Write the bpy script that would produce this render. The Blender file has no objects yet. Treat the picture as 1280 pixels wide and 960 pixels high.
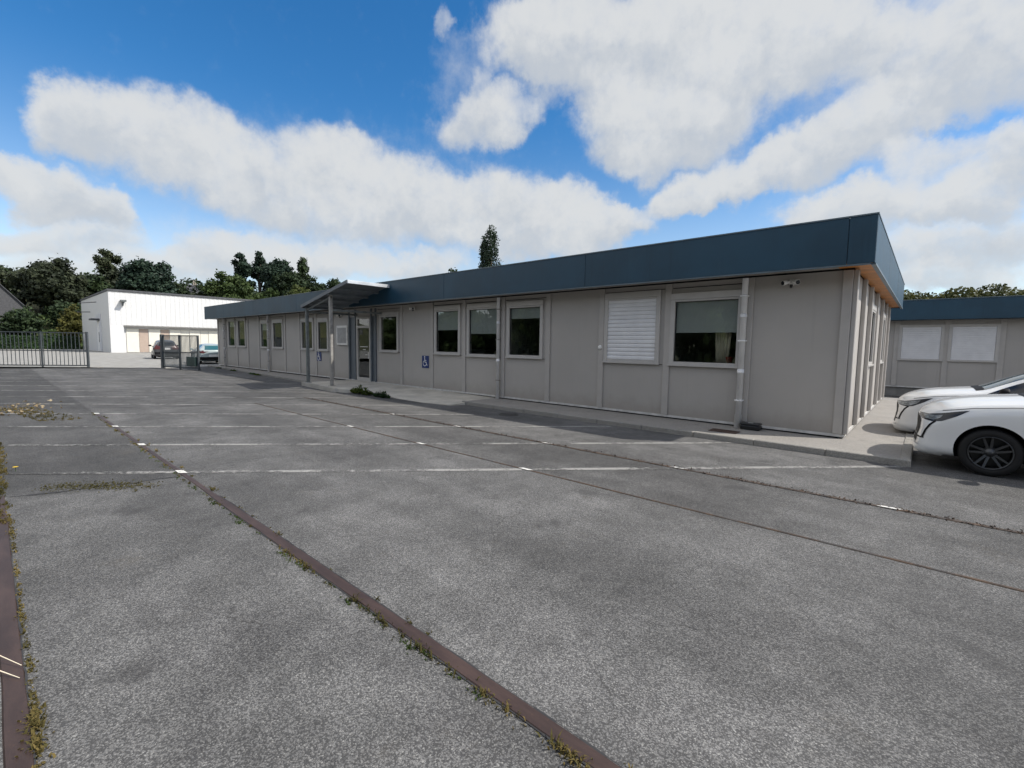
import bpy, bmesh, math, random
import numpy as np
from mathutils import Vector, Matrix
from mathutils.bvhtree import BVHTree
rnd = random.Random(7)
S = bpy.context.scene
C = S.collection
PI = math.pi

# ------------------------------------------------------------------ helpers
def tag(o, label=None, cat=None, group=None, kind=None):
    if label: o['label'] = label
    if cat: o['category'] = cat
    if group: o['group'] = group
    if kind: o['kind'] = kind
    return o
def empty(name, loc=(0,0,0), rz=0, label=None, cat=None, group=None):
    o = bpy.data.objects.new(name, None); C.objects.link(o)
    o.location = loc; o.rotation_euler = (0,0,rz); o.empty_display_size = .2
    return tag(o, label, cat, group)
def obj(name, bm, mat, parent=None, smooth=False):
    me = bpy.data.meshes.new(name)
    if isinstance(bm, bmesh.types.BMesh):
        bm.to_mesh(me); bm.free()
    else:
        me.from_pydata(*bm); me.update()
    for m in (mat if isinstance(mat, (list, tuple)) else [mat]): me.materials.append(m)
    if smooth:
        me.polygons.foreach_set('use_smooth', [True]*len(me.polygons))
        if smooth == 'auto':
            me.set_sharp_from_angle(angle=math.radians(38))
    o = bpy.data.objects.new(name, me); C.objects.link(o)
    if parent: o.parent = parent
    return o
def struct(name, bm, mat, label, cat):
    return tag(obj(name, bm, mat), label, cat, None, 'structure')
def copy_tree(o, parent=None):
    c = o.copy(); C.objects.link(c)
    if parent: c.parent = parent
    for ch in list(o.children): copy_tree(ch, c)
    return c
def bx(bm, x0, x1, y0, y1, z0, z1, mi=0, bev=0, seg=1):
    r = bmesh.ops.create_cube(bm, size=1.0)
    vs = r['verts']
    for v in vs:
        v.co = Vector(((x0+x1)/2 + v.co.x*(x1-x0), (y0+y1)/2 + v.co.y*(y1-y0), (z0+z1)/2 + v.co.z*(z1-z0)))
    fs = {f for v in vs for f in v.link_faces}
    for f in fs: f.material_index = mi
    if bev:
        es = list({e for v in vs for e in v.link_edges})
        r = bmesh.ops.bevel(bm, geom=es, offset=bev, segments=seg, affect='EDGES', profile=.5)
        for f in r['faces']: f.material_index = mi
    return vs
def B(): return bmesh.new()
def box(name, dims, mat, parent=None, bev=0):
    b = B(); bx(b, *dims, bev=bev); return obj(name, b, mat, parent)
def tube(bm, pts, rad, n=10, mi=0, cap=True):
    pts = [Vector(p) for p in pts]
    if not isinstance(rad, (list, tuple)): rad = [rad]*len(pts)
    rings = []
    for i, p in enumerate(pts):
        d = (pts[min(i+1, len(pts)-1)] - pts[max(i-1, 0)]).normalized()
        a = Vector((0,0,1)) if abs(d.z) < .9 else Vector((1,0,0))
        u = d.cross(a).normalized(); w = d.cross(u)
        rings.append([bm.verts.new(p + (u*math.cos(2*PI*k/n) + w*math.sin(2*PI*k/n))*rad[i]) for k in range(n)])
    for a, b in zip(rings, rings[1:]):
        for k in range(n):
            f = bm.faces.new((a[k], a[(k+1)%n], b[(k+1)%n], b[k])); f.material_index = mi; f.smooth = True
    if cap:
        for r in (rings[0], rings[-1]):
            f = bm.faces.new(r); f.material_index = mi
def lathe(bm, prof, cx, cy, cz, axis='Y', n=48, mi=0):
    """prof: list of (radius, offset along axis)"""
    rings = []
    for r, a in prof:
        ring = []
        for k in range(n):
            t = 2*PI*k/n
            if axis == 'Y': co = (cx + r*math.cos(t), cy + a, cz + r*math.sin(t))
            else: co = (cx + r*math.cos(t), cy + r*math.sin(t), cz + a)
            ring.append(bm.verts.new(co))
        rings.append(ring)
    for a, b in zip(rings, rings[1:]):
        for k in range(n):
            f = bm.faces.new((a[k], a[(k+1)%n], b[(k+1)%n], b[k])); f.smooth = True; f.material_index = mi
def prism(bm, poly, y0, y1, mi=0):
    """poly in x,z extruded along y"""
    a = [bm.verts.new((x, y0, z)) for x, z in poly]; b = [bm.verts.new((x, y1, z)) for x, z in poly]
    n = len(poly)
    fs = [bm.faces.new(a), bm.faces.new(b[::-1])]
    for i in range(n): fs.append(bm.faces.new((a[i], b[i], b[(i+1)%n], a[(i+1)%n])))
    for f in fs: f.material_index = mi
def slab(bm, poly, z0, z1, mi=0):
    """poly of (x,y) or (x,y,ztop)"""
    a = [bm.verts.new((p[0], p[1], z0)) for p in poly]
    b = [bm.verts.new((p[0], p[1], p[2] if len(p) > 2 else z1)) for p in poly]
    n = len(poly)
    fs = [bm.faces.new(a), bm.faces.new(b)]
    for i in range(n): fs.append(bm.faces.new((a[i], b[i], b[(i+1)%n], a[(i+1)%n])))
    for f in fs: f.material_index = mi
    bmesh.ops.recalc_face_normals(bm, faces=fs)

# ------------------------------------------------------------------ materials
class N:
    def __init__(s, name):
        s.m = bpy.data.materials.new(name); s.m.use_nodes = True
        s.t = s.m.node_tree; s.b = s.t.nodes['Principled BSDF']; s.out = s.t.nodes['Material Output']
        s.tc = s.t.nodes.new('ShaderNodeTexCoord')
    def n(s, ty, **kw):
        n = s.t.nodes.new('ShaderNode'+ty)
        for k, v in kw.items():
            if k in n.inputs: n.inputs[k].default_value = v
            else: setattr(n, k, v)
        return n
    def l(s, a, b): s.t.links.new(a, b)
    def noise(s, scale, detail=4, rough=.6, vec=None, stretch=None):
        v = vec or s.tc.outputs['Object']
        if stretch:
            mp = s.n('Mapping'); mp.inputs['Scale'].default_value = stretch; s.l(v, mp.inputs['Vector']); v = mp.outputs[0]
        n = s.n('TexNoise', Scale=scale, Detail=detail, Roughness=rough); s.l(v, n.inputs['Vector'])
        return n.outputs['Fac']
    def mr(s, v, a, b, c=0., d=1., smooth=True):
        n = s.n('MapRange'); n.interpolation_type = 'SMOOTHSTEP' if smooth else 'LINEAR'
        for i, x in enumerate((v, a, b, c, d)):
            if hasattr(x, 'links'): s.l(x, n.inputs[i])
            else: n.inputs[i].default_value = x
        return n.outputs[0]
    def mix(s, fac, a, b, mode='MIX'):
        n = s.n('Mix'); n.data_type = 'RGBA'; n.blend_type = mode
        for i, x in ((0, fac), (6, a), (7, b)):
            if hasattr(x, 'links'): s.l(x, n.inputs[i])
            else: n.inputs[i].default_value = x if i == 0 else (*x, 1) if len(x) == 3 else x
        return n.outputs[2]
    def math(s, op, a, b=0., c=None):
        n = s.n('Math'); n.operation = op
        for i, x in enumerate((a, b) if c is None else (a, b, c)):
            if hasattr(x, 'links'): s.l(x, n.inputs[i])
            else: n.inputs[i].default_value = x
        return n.outputs[0]
    def bump(s, h, strength=.3, dist=.01):
        n = s.n('Bump', Strength=strength, Distance=dist); s.l(h, n.inputs['Height']); s.l(n.outputs[0], s.b.inputs['Normal'])
    def col(s, c):
        if hasattr(c, 'links'): s.l(c, s.b.inputs['Base Color'])
        else: s.b.inputs['Base Color'].default_value = (*c, 1)
def mat(name, c, rough=.6, metal=0., var=.15, scale=3., bump=0., bscale=60., bdist=.004, coat=0., streak=0.):
    m = N(name); m.b.inputs['Roughness'].default_value = rough; m.b.inputs['Metallic'].default_value = metal
    m.b.inputs['Coat Weight'].default_value = coat; m.b.inputs['Coat Roughness'].default_value = .04
    lo = tuple(x*(1-var) for x in c); hi = tuple(min(1, x*(1+var)) for x in c)
    col = m.mix(m.mr(m.noise(scale, 5), .3, .7), lo, hi)
    if streak:
        st = m.mr(m.noise(4, 5, .7, stretch=(1, 1, .06)), .52, .75)
        col = m.mix(m.math('MULTIPLY', st, streak), col, tuple(x*.6 for x in c))
        st2 = m.mr(m.noise(2.3, 6, .7, stretch=(1, 1, .12)), .55, .8)
        col = m.mix(m.math('MULTIPLY', st2, streak*.7), col, tuple(min(1, x*1.35+.02) for x in c))
    m.col(col)
    if bump: m.bump(m.noise(bscale, 3), bump, bdist)
    return m.m

def wallmat(name, c):
    m = N(name); P = m.tc.outputs['Object']
    sep = m.n('SeparateXYZ'); m.l(P, sep.inputs[0])
    cell = m.math('FLOOR', m.math('MULTIPLY', m.math('ADD', sep.outputs[0], sep.outputs[1]), 1/1.61))
    wnz = m.n('TexWhiteNoise'); wnz.noise_dimensions = '1D'; m.l(cell, wnz.inputs['W'])
    k = m.mr(wnz.outputs[0], 0., 1., .955, 1.045, False)
    k = m.math('MULTIPLY', k, m.mr(m.noise(.8, 5), .3, .7, .965, 1.035))
    st = m.mr(m.noise(5, 6, .7, stretch=(1, 1, .05)), .55, .78, 1., .90); k = m.math('MULTIPLY', k, st)
    hs = m.n('HueSaturation'); hs.inputs['Color'].default_value = (*c, 1); m.l(k, hs.inputs['Value']); col = hs.outputs[0]
    n_ = m.noise(3.5, 7, .7)
    low = m.math('SUBTRACT', m.math('ADD', .30, m.math('MULTIPLY', n_, .5)), sep.outputs[2])
    f = m.math('MULTIPLY', m.mr(low, .0, .45, 0., 1.), .42)
    col = m.mix(f, col, tuple(x*.55*y for x, y in zip(c, (1.05, .97, .86))))
    col = m.mix(m.math('MULTIPLY', m.mr(m.noise(30, 5, .7), .62, .8), .25), col, tuple(x*.6 for x in c))
    m.col(col); m.b.inputs['Roughness'].default_value = .6; m.bump(m.noise(260, 2), .12, .003); return m.m
def asphalt(name, paint=False, fade=None):
    m = N(name); P = m.tc.outputs['Object']
    sep = m.n('SeparateXYZ'); m.l(P, sep.inputs[0]); X, Y = sep.outputs[0], sep.outputs[1]
    v = m.n('TexVoronoi', Scale=145.0, Randomness=1.0); m.l(P, v.inputs['Vector'])
    sv = m.n('SeparateColor'); m.l(v.outputs['Color'], sv.inputs[0])
    v2 = m.n('TexVoronoi', Scale=210.0); m.l(P, v2.inputs['Vector'])
    sv2 = m.n('SeparateColor'); m.l(v2.outputs['Color'], sv2.inputs[0])
    binder = (.076, .075, .0745)
    stone = m.mix(sv.outputs[1], (.12, .118, .116), (.22, .216, .21))
    fac = m.mr(sv.outputs[0], .3, .75)
    c = m.mix(fac, binder, stone)
    c = m.mix(m.mr(sv2.outputs[0], .82, .95), c, (.235, .23, .22))
    bright = m.mr(sv.outputs[2], .97, .99)
    c = m.mix(bright, c, (.30, .295, .28))
    # gaps between stones
    gap = m.mr(v.outputs['Distance'], .45, .8)
    c = m.mix(m.math('MULTIPLY', gap, .6), c, (.045, .044, .043))
    # large scale weathering
    w = m.mr(m.noise(.45, 7, .65), .3, .72, .76, 1.13)
    wb = m.mr(m.noise(2.6, 5, .6), .3, .7, .88, 1.12)
    w = m.math('MULTIPLY', w, wb)
    # old tyre tracks running along the rails: slightly polished / lighter bands
    w = m.math('MULTIPLY', w, m.mr(m.noise(2.9, 7, .68), .52, .72, 1., .86)); blot = m.mr(m.noise(9, 6, .7), .6, .74, 1., .84); w = m.math('MULTIPLY', w, blot)
    scuff = m.mr(m.noise(2.2, 8, .75, stretch=(.5, 2.2, 1)), .60, .78, 1., 1.13); w = m.math('MULTIPLY', w, scuff)
    tr = m.mr(m.noise(.9, 4, .6, stretch=(.12, 1.4, 1)), .35, .7, .88, 1.14)
    w = m.math('MULTIPLY', w, tr)
    # older darker resurfaced zone left of the first rail
    nb = m.math('MULTIPLY', m.math('SUBTRACT', m.noise(1.2, 4), .5), 1.0)
    edge = m.math('ADD', m.math('ADD', X, m.math('MULTIPLY', Y, -.35)), nb)
    z1 = m.mr(edge, -6.95, -6.6, 1., 0.)
    z2 = m.mr(m.math('ADD', Y, m.math('MULTIPLY', nb, .05)), 1.44, 1.5, 1., 0.)
    z = m.math('MULTIPLY', z1, z2)
    w = m.math('MULTIPLY', w, m.mr(z, 0., 1., 1., .66))
    # far side darker bay strip (beyond rail 4, towards the kerb)
    w = m.math('MULTIPLY', w, m.mr(m.math('ADD', X, nb), -14.5, -13., .86, 1.))
    # smoother strip between the rails
    a = m.mr(Y, 4.6, 4.66); b_ = m.mr(Y, 5.94, 6.0, 1., 0.)
    w = m.math('MULTIPLY', w, m.mr(m.math('MULTIPLY', a, b_), 0., 1., 1., .9))
    w = m.math('MULTIPLY', w, .85); hs = m.n('HueSaturation', Saturation=.9); m.l(w, hs.inputs['Value']); m.l(c, hs.inputs['Color']); c = hs.outputs[0]
    # hairline cracking in places
    wv = m.n('VectorMath'); wv.operation = 'MULTIPLY_ADD'; nn_ = m.n('TexNoise', Scale=3.0, Detail=5.0); m.l(P, nn_.inputs['Vector']); m.l(nn_.outputs['Color'], wv.inputs[0]); wv.inputs[1].default_value = (.35, .35, 0); m.l(P, wv.inputs[2])
    vc = m.n('TexVoronoi', Scale=.55); vc.feature = 'DISTANCE_TO_EDGE'; m.l(wv.outputs[0], vc.inputs['Vector'])
    ck = m.math('MULTIPLY', m.mr(vc.outputs['Distance'], .0, .006, 1., 0.), m.mr(m.noise(.5, 3), .5, .62, 0., .6))
    c = m.mix(ck, c, (.03, .029, .028))
    # brown organic dirt
    dirt = m.mr(m.noise(1.1, 8, .75), .60, .8, 0., .35)
    c = m.mix(dirt, c, (.075, .062, .045))
    # oily dark spots
    oil = m.mr(m.noise(1.7, 7, .6), .62, .76, 0., .55)
    c = m.mix(oil, c, (.035, .034, .034))
    if paint:
        p = m.noise(14, 7, .75); p2 = m.noise(1.4, 5, .6)
        s_ = m.math('ADD', m.math('MULTIPLY', p, .55), m.math('MULTIPLY', p2, .45))
        if fade == 'line':
            thr = m.mr(Y, 5.0, 8.0, .485, .44)
        else: thr = .40
        f = m.mr(m.math('SUBTRACT', s_, thr), -.03, .08, 0., 1.)
        f = m.math('MULTIPLY', f, m.mr(gap, 0., 1., 1., .35))
        c = m.mix(m.math('MULTIPLY', f, .50 if fade == 'line' else .95), c, (.52, .51, .48) if fade == 'line' else (.75, .74, .70))
    for nd in m.t.nodes:
        if nd.bl_idname == 'ShaderNodeTexNoise': nd.noise_dimensions = '2D'
        if nd.bl_idname == 'ShaderNodeTexVoronoi': nd.voronoi_dimensions = '2D'
    m.col(c)
    m.b.inputs['Roughness'].default_value = .78
    m.b.inputs['Specular IOR Level'].default_value = .35
    h = m.math('ADD', m.math('MULTIPLY', v.outputs['Distance'], -1.), m.math('MULTIPLY', sv.outputs[0], .5))
    m.bump(h, .38, .005)
    return m.m

M = {}
M['asphalt'] = asphalt('asphalt')
M['line'] = asphalt('worn_paint', True, 'line')
M['mark'] = asphalt('rail_paint', True, 'mark')
def concrete(name, c, pebble=True, rough=.85):
    m = N(name)
    v = m.n('TexVoronoi', Scale=120.0); m.l(m.tc.outputs['Object'], v.inputs['Vector'])
    sv = m.n('SeparateColor'); m.l(v.outputs['Color'], sv.inputs[0])
    base = m.mix(m.mr(m.noise(1.6, 7, .65), .3, .7), tuple(x*.78 for x in c), tuple(x*1.12 for x in c))
    if pebble:
        k = m.mix(sv.outputs[0], tuple(x*.55 for x in c), tuple(x*1.45 for x in c)); base = m.mix(.6, base, k)
        m.bump(sv.outputs[1], .35, .004)
    else:
        m.bump(m.noise(90, 4), .25, .003)
    st = m.mr(m.noise(3.1, 8, .7), .56, .74, 0., .5)
    base = m.mix(st, base, tuple(x*.45 for x in c))
    m.col(base); m.b.inputs['Roughness'].default_value = rough
    return m.m
M['walk'] = concrete('pebbled_concrete', (.27, .255, .235))
M['terrace'] = concrete('smooth_concrete', (.50, .47, .41), False)
M['kerb'] = concrete('kerb_concrete', (.27, .258, .235))
M['kerb_light'] = concrete('pale_kerb_concrete', (.42, .40, .36), False)
M['yard'] = concrete('yard_concrete', (.29, .282, .262), False)
M['wall'] = wallmat('wall_panel', (.41, .387, .36))
M['strip'] = mat('cover_strip_paint', (.425, .402, .376), .5, var=.05, streak=.15)
M['frame'] = mat('window_frame_paint', (.47, .452, .43), .4, var=.05)
M['shutter'] = mat('shutter_slats', (.72, .72, .73), .45, var=.05)
M['trim'] = mat('base_trim', (.55, .54, .52), .5, var=.15, scale=6)
M['dark'] = mat('plinth_dark', (.03, .03, .032), .8)
M['plinth'] = mat('plinth_blocks', (.20, .195, .185), .85, scale=5, bump=.3)
M['fascia'] = mat('fascia_metal', (.010, .048, .084), .48, var=.16, scale=.9, streak=.5, bump=.22, bscale=1.6, bdist=.03)
M['cap'] = mat('fascia_cap', (.11, .15, .18), .4)
M['roofing'] = mat('roofing_felt', (.14, .14, .14), .9)
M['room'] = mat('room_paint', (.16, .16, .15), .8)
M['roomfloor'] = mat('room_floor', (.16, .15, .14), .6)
M['blind'] = mat('roller_blind', (.40, .42, .41), .8, var=.04)
M['darkbox'] = mat('office_furniture', (.05, .05, .055), .6)
M['pipe'] = mat('downpipe_plastic', (.80, .80, .80), .45, var=.08)
M['bluegrey'] = mat('door_side_panel', (.115, .135, .155), .5, var=.06)
M['whitep'] = mat('white_plastic', (.72, .71, .68), .4)
M['blackp'] = mat('black_plastic', (.012, .012, .013), .35)
M['gate'] = mat('gate_paint', (.065, .075, .082), .5, var=.1)
M['gatebox'] = mat('gate_box_paint', (.03, .055, .05), .5)
M['galv'] = mat('galvanised_post', (.30, .29, .275), .45, metal=.2, var=.2, scale=8, streak=.3)
M['galvdark'] = mat('weathered_post', (.14, .155, .155), .6, var=.2, scale=8, streak=.3)
M['canopy'] = mat('canopy_sheet', (.13, .15, .17), .5, var=.12)
M['canopyedge'] = mat('canopy_edge', (.66, .68, .70), .3, metal=.3)
M['blue'] = mat('sign_blue', (.012, .035, .16), .4, var=.05)
M['signwhite'] = mat('sign_white', (.78, .78, .78), .4, var=.03)
M['poster'] = mat('notice_paper', (.34, .34, .335), .6, var=.12, scale=6)
M['grate'] = mat('rusty_iron', (.075, .045, .035), .75, var=.4, scale=18, bump=.4)
M['manhole'] = mat('cast_iron', (.035, .034, .034), .6, var=.3, scale=12, bump=.4)
M['whitewall'] = mat('white_cladding', (.66, .66, .655), .45, var=.03, streak=.05)
M['greywall'] = mat('grey_cladding', (.62, .63, .65), .5, var=.03)  # even pale grey of the shed walls and the hall door surround
M['cream'] = mat('cream_door', (.74, .71, .62), .5, var=.04)
M['beige'] = mat('beige_panel', (.42, .33, .27), .6, var=.05)
M['slate'] = mat('slate_roof', (.07, .073, .08), .7, var=.2, scale=3)
M['slatewall'] = mat('slate_hung_wall', (.075, .075, .08), .8, var=.2, scale=4)
M['render'] = mat('house_render', (.35, .31, .26), .8)
M['brick'] = mat('brown_brick', (.12, .075, .055), .85, var=.25, scale=6)
M['bark'] = mat('bark', (.06, .048, .038), .9, var=.3, scale=6)
M['red'] = mat('flower_pot_red', (.25, .02, .02), .5)
M['curtain'] = mat('curtain', (.55, .5, .38), .8)

def rust():
    m = N('rail_rust')
    f = m.mr(m.noise(9, 8, .7, stretch=(.25, 1, 1)), .35, .7)
    c = m.mix(f, (.046, .029, .026), (.080, .050, .042))
    c = m.mix(m.mr(m.noise(40, 5, .7), .62, .75, 0., .7), c, (.13, .075, .045))
    m.col(c); m.b.inputs['Roughness'].default_value = .55; m.b.inputs['Metallic'].default_value = .3
    m.bump(m.noise(120, 4), .2, .002); return m.m
M['rust'] = rust()
def rustdirt():
    m = N('rail_rust_dirt')
    f = m.mr(m.noise(7, 9, .75), .38, .66)
    c = m.mix(f, (.04, .032, .028), (.095, .06, .038))
    c = m.mix(m.mr(m.noise(3, 6), .5, .7, 0., .8), c, (.06, .06, .06))
    m.col(c); m.b.inputs['Roughness'].default_value = .9; m.bump(m.noise(60, 5), .6, .01); return m.m
M['rustdirt'] = rustdirt()
def wood():
    m = N('soffit_wood')
    sep = m.n('SeparateXYZ'); m.l(m.tc.outputs['Object'], sep.inputs[0])
    fy = m.math('FRACT', m.math('MULTIPLY', sep.outputs[1], 1/.145))
    cell = m.math('FLOOR', m.math('MULTIPLY', sep.outputs[1], 1/.145))
    wn = m.n('TexWhiteNoise'); wn.noise_dimensions = '1D'; m.l(cell, wn.inputs['W'])
    g = m.noise(3, 6, .7, stretch=(1.2, 18, 1))
    c = m.mix(g, (.50, .18, .035), (.75, .32, .09))
    c = m.mix(m.mr(wn.outputs[0], 0., 1., 0., .4), c, (.20, .09, .04))
    c = m.mix(m.mr(fy, .03, .06, .8, 0.), c, (.05, .03, .02))
    m.col(c); m.b.inputs['Roughness'].default_value = .5; return m.m
M['wood'] = wood()
def glass(name, tint=.75, ior=1.6):
    m = N(name)
    tr = m.n('BsdfTransparent'); tr.inputs[0].default_value = (tint*.98, tint, tint*.99, 1)
    gl = m.n('BsdfGlossy'); gl.inputs['Roughness'].default_value = .01; gl.inputs['Color'].default_value = (.95,.97,1,1)
    lw = m.n('LayerWeight', Blend=.5); fz = m.math('ADD', .055, m.math('MULTIPLY', .85, m.math('POWER', lw.outputs['Facing'], 4.5)))
    mx = m.n('MixShader'); m.l(fz, mx.inputs[0]); m.l(tr.outputs[0], mx.inputs[1]); m.l(gl.outputs[0], mx.inputs[2])
    bp = m.n('Bump', Strength=.05, Distance=.02); m.l(m.noise(.9, 2), bp.inputs['Height'])
    m.l(bp.outputs[0], gl.inputs['Normal'])
    m.l(mx.outputs[0], m.out.inputs['Surface'])
    return m.m
M['glass'] = glass('window_glass', .88, 1.45)
def leaf(name, a, b, rough=.6, trans=.25):
    m = N(name)
    g = m.n('NewGeometry')
    c = m.mix(g.outputs['Random Per Island'], a, b)
    c = m.mix(m.mr(m.noise(.35, 3), .35, .65), c, tuple(x*.7 for x in a))
    m.col(c); m.b.inputs['Roughness'].default_value = rough; m.b.inputs['Specular IOR Level'].default_value = .2
    td = m.n('BsdfTranslucent'); m.l(c, td.inputs[0])
    mx = m.n('MixShader'); mx.inputs[0].default_value = trans
    m.l(m.b.outputs[0], mx.inputs[1]); m.l(td.outputs[0], mx.inputs[2]); m.l(mx.outputs[0], m.out.inputs['Surface'])
    return m.m
M['leaf_dark'] = leaf('dark_foliage', (.024, .042, .02), (.06, .088, .036), trans=.12)
M['leaf_brown'] = leaf('bronze_foliage', (.03, .04, .024), (.068, .08, .042), trans=.12)
M['leaf_thin'] = leaf('thin_foliage', (.04, .055, .028), (.11, .12, .06))
M['leaf_pine'] = leaf('pine_needles', (.018, .037, .026), (.046, .075, .046), trans=.08)
M['leaf_mid'] = leaf('green_foliage', (.045, .075, .025), (.11, .15, .05))
M['leaf_light'] = leaf('pale_foliage', (.075, .10, .03), (.16, .18, .06))
M['leaf_olive'] = leaf('autumn_shrub', (.07, .075, .02), (.15, .14, .04))
M['leaf_poplar'] = leaf('poplar_foliage', (.022, .04, .026), (.055, .08, .045), trans=.15)
M['leaf_wood'] = leaf('ridge_foliage', (.045, .06, .02), (.17, .165, .05))
M['hedge'] = leaf('hedge_foliage', (.025, .055, .02), (.06, .11, .035))
M['weed'] = leaf('weed_dry', (.10, .09, .03), (.28, .20, .07), .8, .3)
M['weedgreen'] = leaf('weed_green', (.05, .085, .015), (.16, .19, .04), .8, .3)
M['straw'] = mat('pale_straw', (.62, .55, .42), .7)
M['yellow'] = mat('petals', (.75, .52, .02), .6)
M['deadleaf'] = leaf('dead_leaves', (.30, .22, .12), (.55, .48, .34), .8, .2)
def terrain_m():
    m = N('meadow')
    c = m.mix(m.mr(m.noise(.12, 8, .7), .35, .65), (.045, .055, .018), (.12, .12, .045))
    c = m.mix(m.mr(m.noise(1.2, 6, .7), .4, .7, 0., .6), c, (.04, .05, .02))
    m.col(c); m.b.inputs['Roughness'].default_value = .95; m.bump(m.noise(1.5, 8, .8), 1, .4); return m.m
M['terrain'] = terrain_m()
def carpaint(name, c, coat=1., rough=.35):
    m = N(name); m.col(c); m.b.inputs['Roughness'].default_value = rough; m.b.inputs['Coat Weight'].default_value = coat; m.b.inputs['Coat Roughness'].default_value = .03
    return m.m
M['carwhite'] = carpaint('white_car_paint', (.74, .745, .74))
M['cardark'] = carpaint('dark_car_paint', (.035, .037, .042))
M['carpale'] = carpaint('pale_blue_car_paint', (.36, .43, .44))
M['carglass'] = mat('car_glass', (.010, .013, .018), .12, var=.02, coat=0)
M['windscreen'] = mat('car_windscreen', (.10, .12, .12), .04, var=.02)
M['tealglass'] = mat('teal_car_glass', (.03, .11, .13), .08, var=.02)
M['lamp'] = mat('headlamp_glass', (.22, .24, .25), .2, var=.5, scale=18)
M['lampdark'] = mat('headlamp_surround', (.010, .014, .02), .22)
M['tyre'] = mat('tyre_rubber', (.007, .007, .0075), .75, var=.2)
M['rimdark'] = mat('rim_dark', (.03, .032, .034), .35, metal=.6)
M['rimsilver'] = mat('rim_silver', (.33, .34, .35), .3, metal=.85)
M['carblack'] = mat('car_black_trim', (.008, .008, .009), .6)
M['carblack'].node_tree.nodes['Principled BSDF'].inputs['Specular IOR Level'].default_value = .15
M['seam'] = mat('panel_seam', (.06, .06, .06), .5)
M['plate'] = mat('number_plate', (.7, .7, .68), .4)
M['tail'] = mat('tail_lamp', (.07, .012, .012), .3)

# ------------------------------------------------------------------ camera, light, sky
cam = bpy.data.cameras.new('camera'); co = bpy.data.objects.new('camera', cam); C.objects.link(co)
R_ = Vector((0.74647098, 0.6652569, 0.0146399)); U_ = Vector((-0.0660325, 0.05216538, 0.99645295)); F_ = Vector((-0.66213351, 0.74478992, -0.08286852))
mw = Matrix((R_, U_, -F_)).transposed().to_4x4(); mw.translation = Vector((0, 0, 1.6)); co.matrix_world = mw
cam.sensor_width = 36; cam.lens = 582.64/1280*36; cam.clip_end = 4000; cam.clip_start = .05
S.camera = co
SUN = Vector((.85, .50, 1.0)).normalized()
el = math.asin(SUN.z)
sl = bpy.data.lights.new('sun', 'SUN'); sl.energy = 3.3; sl.angle = math.radians(.6); sl.color = (1, .95, .87)
so = bpy.data.objects.new('sun', sl); C.objects.link(so); so.rotation_euler = SUN.to_track_quat('Z', 'Y').to_euler(); so.location = (20, 10, 30)

W = bpy.data.worlds.new('World'); S.world = W; W.use_nodes = True
t = W.node_tree; bg = t.nodes['Background']; bg.inputs['Strength'].default_value = .1
def wn(ty, **kw):
    n = t.nodes.new('ShaderNode'+ty)
    for k, v in kw.items():
        if k in n.inputs: n.inputs[k].default_value = v
        else: setattr(n, k, v)
    return n
L = t.links.new
sky = wn('TexSky'); sky.sky_type = 'NISHITA'; sky.sun_disc = False; sky.sun_elevation = el
sky.sun_rotation = math.atan2(SUN.x, SUN.y); sky.air_density = 1.0; sky.dust_density = .4; sky.ozone_density = 2.5
hs = wn('HueSaturation', Saturation=1.25, Value=.98); L(sky.outputs[0], hs.inputs['Color'])
tc = wn('TexCoord')
def wm(op, a, b=0., c=0.):
    n = wn('Math'); n.operation = op
    for i, x in enumerate((a, b, c)):
        if hasattr(x, 'links'): L(x, n.inputs[i])
        else: n.inputs[i].default_value = x
    return n.outputs[0]
def wr(v, a, b, c=0., d=1.):
    n = wn('MapRange'); n.interpolation_type = 'SMOOTHSTEP'; L(v, n.inputs[0])
    for i, x in enumerate((a, b, c, d)): n.inputs[i+1].default_value = x
    return n.outputs[0]
sp = wn('SeparateXYZ'); L(tc.outputs['Generated'], sp.inputs[0])
az = wm('MULTIPLY', wm('ARCTAN2', sp.outputs[0], sp.outputs[1]), 180/PI)
elv = wm('MULTIPLY', wm('ARCSINE', sp.outputs[2]), 180/PI)
cb = wn('CombineXYZ'); L(az, cb.inputs[0]); L(elv, cb.inputs[1]); cb.inputs[2].default_value = 1.0
# domain warp
nz = wn('TexNoise', Scale=.15, Detail=6.0, Roughness=.6, noise_dimensions='2D'); L(cb.outputs[0], nz.inputs['Vector'])
vs_ = wn('VectorMath'); vs_.operation = 'SUBTRACT'; L(nz.outputs['Color'], vs_.inputs[0]); vs_.inputs[1].default_value = (.5,.5,.5)
vm_ = wn('VectorMath'); vm_.operation = 'MULTIPLY'; L(vs_.outputs[0], vm_.inputs[0]); vm_.inputs[1].default_value = (7.5, 5.5, 0)
va_ = wn('VectorMath'); va_.operation = 'ADD'; L(cb.outputs[0], va_.inputs[0]); L(vm_.outputs[0], va_.inputs[1])
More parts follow.
